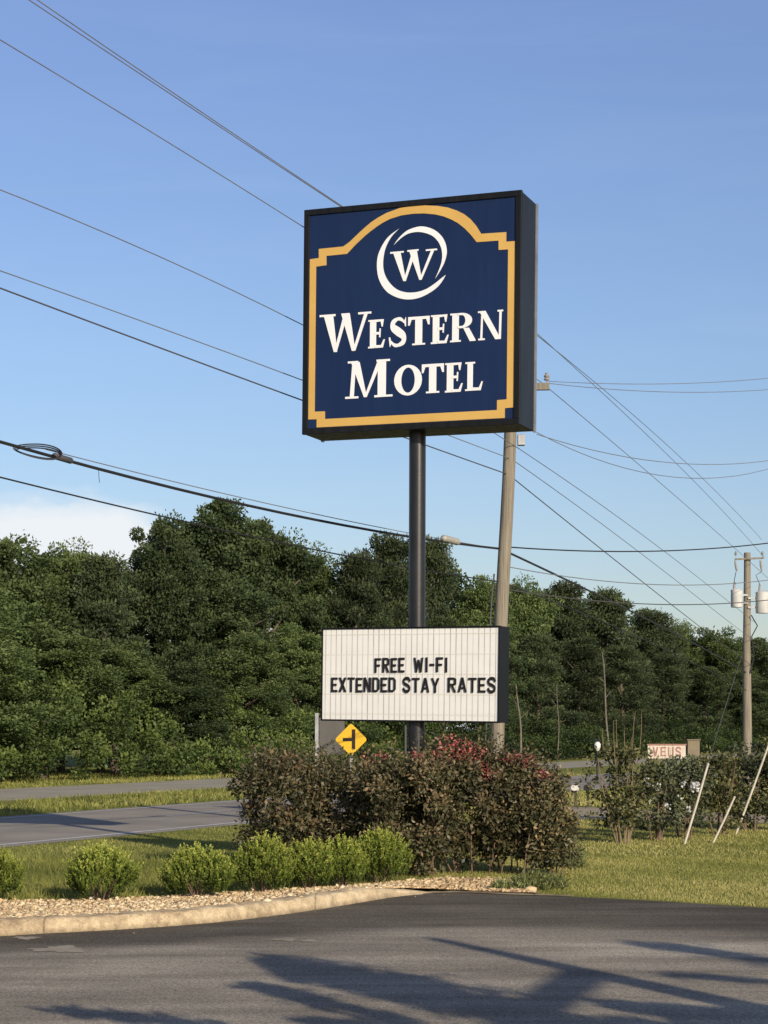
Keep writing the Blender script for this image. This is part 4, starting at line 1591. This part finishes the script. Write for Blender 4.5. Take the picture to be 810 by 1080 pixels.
flowering_bush(297, 24.6, 1.60, .62, 41, 'leftmost of the dark flowering bushes, below the grey panel', [(310, 806, .05, 25)])
flowering_bush(366, 24.9, 1.50, .66, 42, 'dark bush with few reddish sprigs below the yellow diamond sign', [(390, 803, .08, 45), (402, 798, .06, 35)])
flowering_bush(430, 24.0, 1.58, .66, 45, 'dark bush directly before the black sign pole', [(437, 797, .05, 30)])
flowering_bush(487, 24.5, 1.72, .72, 43, 'tallest dark bush with clusters of red blossoms right of the pole', [(478, 786, .13, 190), (497, 792, .10, 150), (480, 800, .14, 240), (462, 798, .09, 110), (515, 816, .09, 110), (505, 806, .06, 50)])
flowering_bush(545, 24.6, 1.52, .56, 44, 'bush with pinkish tops standing before the wooden utility pole', [(545, 801, .09, 80), (556, 803, .07, 50), (532, 799, .06, 35), (524, 822, .05, 30)])
flowering_bush(574, 24.2, 1.15, .38, 46, 'rightmost low flowering bush spilling onto the lawn', [(572, 817, .06, 60)])


# ------------------------------------------------------------------ small clipped shrubs along the kerb
def shrub(px, py, hpx, wpx, seed, label):
    global rng
    keep = rng
    rng = np.random.default_rng(seed)
    random.seed(seed)
    x, y = G(px, py)
    h, r = hpx * y / F, wpx * y / F / 2
    z0 = float(bed_z(np.array(x), np.array(y)))
    rt = empty('shrub', (x, y, z0 - .01), label, 'shrub', 'small bright green shrubs along the kerb bed')
    # sprays: little upright twigs clothed in narrow leaves
    n = 620
    d = unit(n)
    d[:, 2] = np.abs(d[:, 2])
    rr = .55 + .45 * rng.random(n) ** .6
    lump = 1 + .20 * np.sin(2.0 + seed + 2 * np.arctan2(d[:, 1], d[:, 0])) * (seed % 3) * .4 + .14 * np.sin(3 * np.arctan2(d[:, 1], d[:, 0]) + seed) + .10 * np.sin(5 * np.arctan2(d[:, 1], d[:, 0]) + 2 * seed)
    zc_ = .10 * h + h * .76 * d[:, 2] ** .8 * rr
    wid = r * (.60 + .40 * np.sin(math.pi * np.clip(zc_ / h, 0, 1) ** .8))
    base = np.stack([d[:, 0] * wid * rr * lump, d[:, 1] * wid * rr * lump, zc_], -1)
    dr = np.stack([d[:, 0] * .55 + rng.normal(size=n) * .2, d[:, 1] * .55 + rng.normal(size=n) * .2, .9 + .3 * rng.random(n)], -1)
    ln = rng.uniform(.11, .23, n) * h
    k = 24
    t = np.tile(np.linspace(.0, 1, k), n)
    Pp = np.repeat(base, k, 0) + np.repeat(dr * ln[:, None], k, 0) * t[:, None]
    out = np.repeat(dr, k, 0) * .8 + rng.normal(size=(n * k, 3)) * .55
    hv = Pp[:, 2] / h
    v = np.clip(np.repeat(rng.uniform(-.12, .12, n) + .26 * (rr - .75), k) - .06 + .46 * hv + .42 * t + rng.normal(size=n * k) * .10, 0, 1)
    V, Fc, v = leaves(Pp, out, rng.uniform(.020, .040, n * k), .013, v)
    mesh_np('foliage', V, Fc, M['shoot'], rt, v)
    mb = MB()
    for i in range(9):
        a = random.uniform(0, 2 * math.pi)
        limb(mb, (.03 * math.cos(a), .03 * math.sin(a), -.03), (r * .6 * math.cos(a), r * .6 * math.sin(a), h * .55), .010, .004)
    mb.build('stems', M['twig'], rt)
    rng = keep


shrub(-8, 951, 56, 58, 1, 'small shrub cut off by the left edge of the photo')
shrub(106, 950, 60, 76, 2, 'round shrub standing apart second from the left')
shrub(209, 947, 54, 74, 3, 'low wide shrub third from the left')
shrub(277, 942, 60, 66, 4, 'full shrub fourth from the left, darker low down')
shrub(326, 938, 52, 52, 5, 'narrow shrub fifth from the left, squeezed in the row')
shrub(359, 936, 53, 48, 6, 'narrowest shrub, second from the right end of the row')
shrub(401, 932, 58, 54, 7, 'tall upright shrub at the right end of the row by the dark bushes')


# weeds beside the flowering bushes
def weed(px, py, h, r, n, seed, label):
    global rng
    keep = rng
    rng = np.random.default_rng(seed)
    x, y = G(px, py)
    rt = empty('weed_clump', (x, y, 0), label, 'weeds', 'weeds at the right foot of the flowering bushes')
    a = rng.uniform(0, 2 * math.pi, n)
    q = r * np.sqrt(rng.random(n))
    P_ = np.stack([q * np.cos(a), q * np.sin(a) * .7, h * rng.random(n) ** 1.4 * (1 - .5 * (q / r) ** 2)], -1)
    d = np.stack([np.cos(a) * .4, np.sin(a) * .4, np.ones(n)], -1) + rng.normal(size=(n, 3)) * .45
    V, Fc, v = leaves(P_, d, rng.uniform(.04, .11, n), .016, np.clip(rng.normal(.5, .2, n), 0, 1), .1)
    mesh_np('leaf_tuft', V, Fc, M['weed'], rt, v)
    rng = keep


weed(568, 938, .20, .34, 900, 71, 'grey green tall weeds at the right foot of the dark bushes')
weed(540, 939, .12, .24, 450, 72, 'low sprawling weeds on the mulch by the lot edge')
weed(598, 915, .35, .26, 900, 73, 'thin weed stalks on the lawn right of the bushes')


# ------------------------------------------------------------------ right-hand shrubs on the lawn
def myrtle(px, py, htop, r, seed, label, mname, stems=9, blossoms=None, low=.25, twigs=0, dens=70, nclump=70, name='tall_shrub'):
    global rng
    keep = rng
    rng = np.random.default_rng(seed)
    random.seed(seed)
    x, y = G(px, py)
    rt = empty(name, (x, y, 0), label, 'shrub', 'shrubs growing in a row on the lawn at the right')
    C, rad = [], []
    for i in range(nclump):
        a = random.uniform(0, 2 * math.pi)
        z = htop * random.uniform(low, .93)
        t = (z / htop - low) / (1 - low)
        q = r * (.45 + .65 * math.sin(math.pi * (.18 + .72 * t))) * math.sqrt(random.random()) * .95
        C.append((q * math.cos(a), q * math.sin(a) * .8, z))
        rad.append(random.uniform(.08, .19))
    C, rad = np.array(C), np.array(rad)
    V, Fc, v = crown_leaves(C, rad, int(dens * .48), .075, .85, rng.uniform(.2, .7, nclump), .5, .2, .2)
    mesh_np('foliage', V, Fc, M[mname], rt, v)
    mb = MB()
    for i in range(stems):
        a = random.uniform(0, 2 * math.pi)
        q_ = random.uniform(.3, .85) * r
        limb(mb, (.10 * math.cos(a), .08 * math.sin(a), -.03), (q_ * math.cos(a), q_ * math.sin(a) * .8, htop * random.uniform(.55, .9)), .017, .006, .15, 6)
    for i in range(twigs):
        a = random.uniform(0, 2 * math.pi)
        q_ = random.uniform(.1, .6) * r
        zb = htop * .8
        limb(mb, (q_ * math.cos(a), q_ * math.sin(a), zb), (q_ * 1.25 * math.cos(a), q_ * 1.2 * math.sin(a), htop * random.uniform(1.02, 1.4)), .009, .003, .12, 5)
    mb.build('stems', M['tan_twig'] if twigs else M['twig'], rt, smooth=True)
    if blossoms:
        P_ = []
        for (bx, bz, br, nb) in blossoms:
            c = np.array((XatY(bx, y) - x, -r * .92, ZatY(bz, y)))
            P_.append(c + unit(nb) * (rng.random((nb, 1)) ** .5) * br)
        P_ = np.vstack(P_)
        V3, F3, v3 = leaves(P_, unit(len(P_)), rng.uniform(.03, .06, len(P_)), .035, np.clip(rng.normal(.5, .25, len(P_)), 0, 1))
        mesh_np('blossoms', V3, F3, M['white_bloom'], rt, v3)
    rng = keep


myrtle(656, 889, 1.62, .62, 81, 'grey green many stemmed shrub with bare twigs on top, left of the stakes', 'sage', 14, None, .16, 12, 62, 84)
myrtle(690, 886, 1.38, .40, 82, 'dark shrub with scattered white blossoms between the many stemmed shrub and the stakes', 'violet', 8,
       [(679, 824, .06, 25), (690, 829, .07, 30), (700, 848, .06, 20), (684, 845, .05, 14)], .16, 0, 85, 60)
myrtle(722, 884, 1.42, .40, 83, 'dark shrub with one bright white flower head just left of the first stake', 'violet', 8,
       [(729, 829, .10, 110), (716, 826, .05, 18), (722, 853, .05, 18), (713, 840, .05, 14)], .16, 0, 85, 58)
myrtle(758, 880, 1.45, .46, 84, 'green shrub behind the two leaning stakes', 'sage', 8, None, .12, 0, 90, 70)
myrtle(792, 876, 1.60, .50, 85, 'dark green shrub right of the leaning stakes', 'violet', 8, None, .1, 0, 90, 78)
myrtle(826, 876, 1.75, .50, 86, 'dark green shrub cut off by the right edge of the photo', 'sage', 8, None, .1, 0, 90, 78)
myrtle(700, 868, 1.22, .5, 87, 'yellowish shrub in front of the roadside board', 'sage', 6, None, .35, 6, 60, 60)


# leaning white stakes
def stake(p0, p1_, dY, r, label):
    x0, y0 = G(*p0)
    y1 = y0 + dY
    z1 = ZatY(p1_[1], y1)
    x1 = XatY(p1_[0], y1)
    rt = empty('stake', (x0, y0, 0), label, 'stake', 'leaning white stakes on the lawn')
    d = Vector((x1 - x0, y1 - y0, z1))
    mb = MB()
    mb.tube([d * -.04, d * .5 + Vector((.006, 0, 0)), d * .985], [r, r, r * .95], 12)
    mb.build('rod', M['stake'], rt, smooth=True)
    mb = MB()
    mb.tube([d * .978, d * .995, d], [r * 1.12, r * 1.12, r * .6], 12)
    mb.build('end_cap', M['stake'], rt, smooth=True)


stake((722, 890), (747, 805), .25, .021, 'leftmost leaning white stake, before the dark shrubs')
stake((752, 889), (775, 840), .2, .019, 'shortest leaning white stake, between the other two')
stake((776, 880), (812, 782), .3, .021, 'tallest leaning white stake, reaching the right edge of the photo')


# ------------------------------------------------------------------ mailboxes
def mailbox(px, pyb, pyt, m, label, flag):
    x, y = G(px, pyb)
    s_ = (pyb - pyt) * y / F
    rt = empty('mailbox', (x, y, 0), label, 'mailbox', 'two roadside mailboxes', rz=1.3)
    pw = .026
    mb = MB()
    mb.box(-pw, pw, -pw, pw, -.1, s_ * .72)
    mb.build('post', M['post_wood'], rt)
    mb = MB()
    w, l, z0 = .075, .17, s_ * .72
    prof = [(-w, z0), (w, z0), (w, z0 + .08)] + [(w * math.cos(t), z0 + .08 + w * .9 * math.sin(t)) for t in np.linspace(0, math.pi, 9)[1:-1]] + [(-w, z0 + .08)]
    n = len(prof)
    mb.add([(l * sg, a, b) for sg in (-1, 1) for a, b in prof], [tuple(range(n)), tuple(reversed(range(n, 2 * n)))] + [((i + 1) % n, i, n + i, n + (i + 1) % n) for i in range(n)])
    bx = mb.build('box', m, rt)
    mb = MB()
    mb.add([(-l - .004, a * 1.02, b) for a, b in prof] + [(-l - .012, a * 1.02, b) for a, b in prof], [tuple(range(n)), tuple(reversed(range(n, 2 * n)))] + [((i + 1) % n, i, n + i, n + (i + 1) % n) for i in range(n)])
    mb.build('door', m, bx)
    mb = MB()
    mb.box(.03, .045, -w - .012, -w - .003, z0 + .06, z0 + .17)
    mb.box(.045, .075, -w - .012, -w - .003, z0 + .13, z0 + .17)
    mb.build('flag', M['board_red'], bx)


mailbox(607, 851, 827, M['white_box'], 'white mailbox on a dark post, left of the pair', True)
mailbox(620, 851, 827, M['black_box'], 'black mailbox on a dark post, right of the pair', True)

# ------------------------------------------------------------------ traffic signs behind the bushes
def diamond(px, pyc, Y, half):
    x, z = XatY(px, Y), ZatY(pyc, Y)
    rt = empty('road_sign', (x, Y, 0), 'yellow diamond warning sign with a black side road symbol above the bushes', 'road sign')
    a = R(4)
    fn = lambda u, v_, c: Vector((u * math.cos(a) + c * math.sin(a), -u * math.sin(a) + c * math.cos(a), z + v_))
    mb = MB()
    rr = .05
    pts = []
    for k in range(4):
        cx_, cy_ = [(0, -1), (1, 0), (0, 1), (-1, 0)][k]
        for t in (-1, 0, 1):
            th = R(-90 + 90 * k + 40 * t)
            pts.append((cx_ * (half - rr * 1.414) + rr * math.cos(th), cy_ * (half - rr * 1.414) + rr * math.sin(th)))
    mb.slab(pts, -.06, -.057, fn)
    pl = mb.build('sign_plate', M['yellow'], rt)
    mb = MB()
    q = half / 17.0
    mb.slab([(.8 * q, -10 * q), (4.4 * q, -10 * q), (4.4 * q, 10.5 * q), (.8 * q, 10.5 * q)], -.064, -.060, fn)
    mb.slab([(-8.5 * q, -1.7 * q), (.8 * q, -1.7 * q), (.8 * q, 1.7 * q), (-8.5 * q, 1.7 * q)], -.064, -.060, fn)
    mb.build('side_road_symbol', M['sign_black'], pl)
    mb = MB()
    mb.box(-.03, .03, -.055, -.02, -.2, z + half * .8)
    mb.build('post', M['galv'], rt)


diamond(370.5, 780, 38.5, .335)
Yp = 41.0
xp = XatY(346, Yp)
rt = empty('grey_panel_sign', (xp, Yp, 0), 'dull grey sign panel on a pale post, left of the yellow diamond', 'road sign')
mb = MB()
mb.box(-.19, .36, -.03, -.015, ZatY(796, Yp), ZatY(757, Yp))
mb.build('panel', M['sign_back'], rt, bevel=.004)
mb = MB()
mb.box(-.28, -.205, -.05, .02, -.2, ZatY(752, Yp))
mb.box(-.205, -.19, -.03, .0, ZatY(790, Yp), ZatY(787, Yp))
mb.build('post', M['galv'], rt)

# ------------------------------------------------------------------ roadside board, cabinet and small lamp beyond the shrubs
Yb = 74.0
xb = XatY(703, Yb)
rt = empty('roadside_board', (xb, Yb, 0), 'pale board with red letters standing beyond the lawn shrubs', 'sign')
zb0, zb1 = ZatY(800, Yb), ZatY(786, Yb)
mb = MB()
mb.box(-.74, .74, -.04, .04, zb0, zb1)
bd = mb.build('board', M['board'], rt, bevel=.006)
mb = MB()
mb.box(-.77, .77, -.07, .05, zb1 + .003, zb1 + .05)
mb.build('top_rail', M['board_red'], rt)
mb = MB()
fb = lambda a, b, c: Vector((a, c, b))
hgt = zb1 - zb0
for ch, x0 in (('V', -.55), ('E', -.24), ('U', .05), ('S', .34)):
    x1 = x0 + .22
    y0, y1 = zb0 + .09, zb1 - .07
    if ch == 'V':
        mb.slab([((x0 + x1) / 2 - .03, y0), ((x0 + x1) / 2 + .03, y0), (x0 + .06, y1), (x0, y1)], -.046, -.041, fb)
        mb.slab([((x0 + x1) / 2 - .03, y0), ((x0 + x1) / 2 + .03, y0), (x1, y1), (x1 - .06, y1)], -.0475, -.041, fb)
    elif ch == 'U':
        mb.slab(rect(x0, x0 + .055, y0, y1), -.046, -.041, fb)
        mb.slab(rect(x1 - .055, x1, y0, y1), -.046, -.041, fb)
        mb.slab(rect(x0 + .055, x1 - .055, y0, y0 + .055), -.046, -.041, fb)
    else:
        sans_glyph(mb, ch, x0, x1, y0, y1, .055, -.041, .005, fb)
mb.build('red_letters', M['board_red'], bd)
for x in (-.5, .5):
    mb = MB()
    mb.box(x - .05, x + .05, -.035, .035, -.2, zb0 - .002)
    mb.build('post', M['post_wood'], rt)

Yk = 76.0
xk = XatY(731, Yk)
rt = empty('utility_cabinet', (xk, Yk, 0), 'small tan cabinet on a stand just right of the red lettered board', 'cabinet')
mb = MB()
mb.box(-.24, .24, -.15, .15, ZatY(797, Yk), ZatY(781, Yk))
mb.build('body', M['tan_box'], rt, bevel=.012)
mb = MB()
mb.box(-.27, .27, -.18, .18, ZatY(781, Yk) + .003, ZatY(781, Yk) + .05)
mb.build('lid', M['tan_box'], rt, bevel=.01)
mb = MB()
mb.box(-.06, .06, -.06, .06, -.1, ZatY(797, Yk) - .002)
mb.build('stand', M['post_wood'], rt)

Yl = 66.0
xl = XatY(630, Yl)
rt = empty('post_lamp', (xl, Yl, 0), 'small white globe lamp on a thin post above the mailboxes', 'lamp')
zc_ = ZatY(786, Yl)
mb = MB()
mb.tube([(0, 0, zc_ + h) for h in (-.20, -.15, -.06, .04, .11, .14)], [.04, .085, .115, .115, .07, .03], 16)
mb.build('globe', M['white_box'], rt, smooth=True)
mb = MB()
mb.tube([(0, 0, zc_ + h) for h in (.143, .17, .22)], [.12, .09, .02], 14)
mb.build('cap', M['black_box'], rt, smooth=True)
mb = MB()
mb.tube([(0, 0, -.1), (0, 0, zc_ - .202)], .035, 10)
mb.build('post', M['black_box'], rt, smooth=True)

# ------------------------------------------------------------------ what throws the long shadows on the lot: a tree and a pole beside the photographer
def shade_tree():
    global rng
    keep = rng
    rng = np.random.default_rng(99)
    random.seed(99)
    rt = empty('shade_tree', (7.4, 2.6, 0), 'tree beside the lot whose leafy shadow falls across the asphalt', 'tree')
    sx_ = math.sin(SUN_AZ) / math.tan(SUN_EL)
    sy_ = -math.cos(SUN_AZ) / math.tan(SUN_EL)

    def above(px, py, z):
        gx_, gy_ = G(px, py)
        return np.array((gx_ + sx_ * z - 7.4, gy_ + sy_ * z - 2.6, z))
    # sprays of leaves: the crown is thin and long-armed, each spray is a band from its root to its tip
    sprays = [([(560, 1072), (470, 1048), (400, 1034), (330, 1022), (285, 1014)], 26, 2600, 5.3), ([(500, 1066), (420, 1048), (350, 1034), (300, 1026)], 18, 1300, 5.1),
              ([(440, 1082), (345, 1059), (300, 1047), (266, 1040)], 7, 700, 5.0), ([(610, 1084), (560, 1072), (515, 1060)], 16, 900, 4.9),
              ([(830, 1078), (760, 1072), (700, 1066), (645, 1060)], 14, 1500, 4.8), ([(840, 1095), (740, 1090), (660, 1082), (600, 1088)], 18, 1800, 4.6),
              ([(830, 1018), (775, 1009), (720, 1001), (672, 996)], 9, 420, 6.1), ([(820, 1037), (760, 1032), (700, 1028)], 2.2, 160, 5.9),
              ([(560, 1100), (480, 1092), (400, 1086), (330, 1078)], 12, 900, 4.6), ([(230, 1082), (150, 1074), (60, 1066)], 9, 260, 4.6)]
    P_, C = [], []
    for pts, wd, n, z in sprays:
        q = np.array(pts, float)
        t = rng.random(n) ** .85 * (len(q) - 1)
        k = np.minimum(t.astype(int), len(q) - 2)
        f = (t - k)[:, None]
        p = q[k] * (1 - f) + q[k + 1] * f
        taper = 1.1 - .75 * t / (len(q) - 1)
        p[:, 1] += rng.normal(size=n) * wd * .30 * taper
        p[:, 0] += rng.normal(size=n) * 6
        z = z * .72
        zz_ = z + rng.normal(size=n) * .15
        P_ += [above(a, max(b, 985), c) for a, b, c in zip(p[:, 0], p[:, 1], zz_)]
        for m_ in (0, len(q) // 2, len(q) - 1):
            C.append(above(q[m_][0], q[m_][1], z))
    P_ = np.array(P_)
    V, Fc, v = leaves(P_, unit(len(P_)), rng.uniform(.08, .17, len(P_)), .07, np.clip(rng.normal(.5, .2, len(P_)), 0, 1))
    mesh_np('crown', V, Fc, M['broad'], rt, v)
    mb = MB()
    fork = Vector((0, 0, 2.2))
    mb.tube([(0, 0, -.2), (.05, 0, 1.2), fork], [.22, .17, .15], 12)
    for i in range(0, len(C), 3):
        limb(mb, fork, C[i], .07, .035, .2, 7)
        limb(mb, C[i], C[i + 1], .035, .02, .05, 5)
        limb(mb, C[i + 1], C[i + 2], .02, .008, .05, 5)
    mb.build('trunk', M['bark'], rt, smooth=True)
    rng = keep


shade_tree()


def shade_pole():
    kx_ = math.sin(SUN_AZ) / math.tan(SUN_EL)
    ky_ = -math.cos(SUN_AZ) / math.tan(SUN_EL)

    def above(px, py, z):
        gx_, gy_ = G(px, py)
        return Vector((gx_ + kx_ * z, gy_ + ky_ * z, z))
    T_ = above(455, 990, 5.6)
    Q = above(815, 1068, 3.6)
    foot = T_ + (Q - T_) * ((T_.z + .1) / (T_.z - Q.z))
    rt = empty('lot_pole', (foot.x, foot.y, 0), 'bare leaning pole whose thin shadow crosses the asphalt', 'pole')
    o = Vector((foot.x, foot.y, 0))
    mb = MB()
    mb.tube([foot - o, Q - o, T_ * .35 + Q * .65 - o, T_ - o], [.20, .16, .14, .07], 14)
    mb.build('shaft', M['pole_wood'], rt, smooth=True)
    zj = T_.z + (Q.z - T_.z) * .53
    J = T_ + (Q - T_) * .53
    K = above(535, 1086, zj - .4)
    mb = MB()
    mb.tube([J - o, (J + K) / 2 - o, K - o], [.12, .12, .10], 10)
    mb.build('arm', M['pole_wood'], rt, smooth=True)


shade_pole()
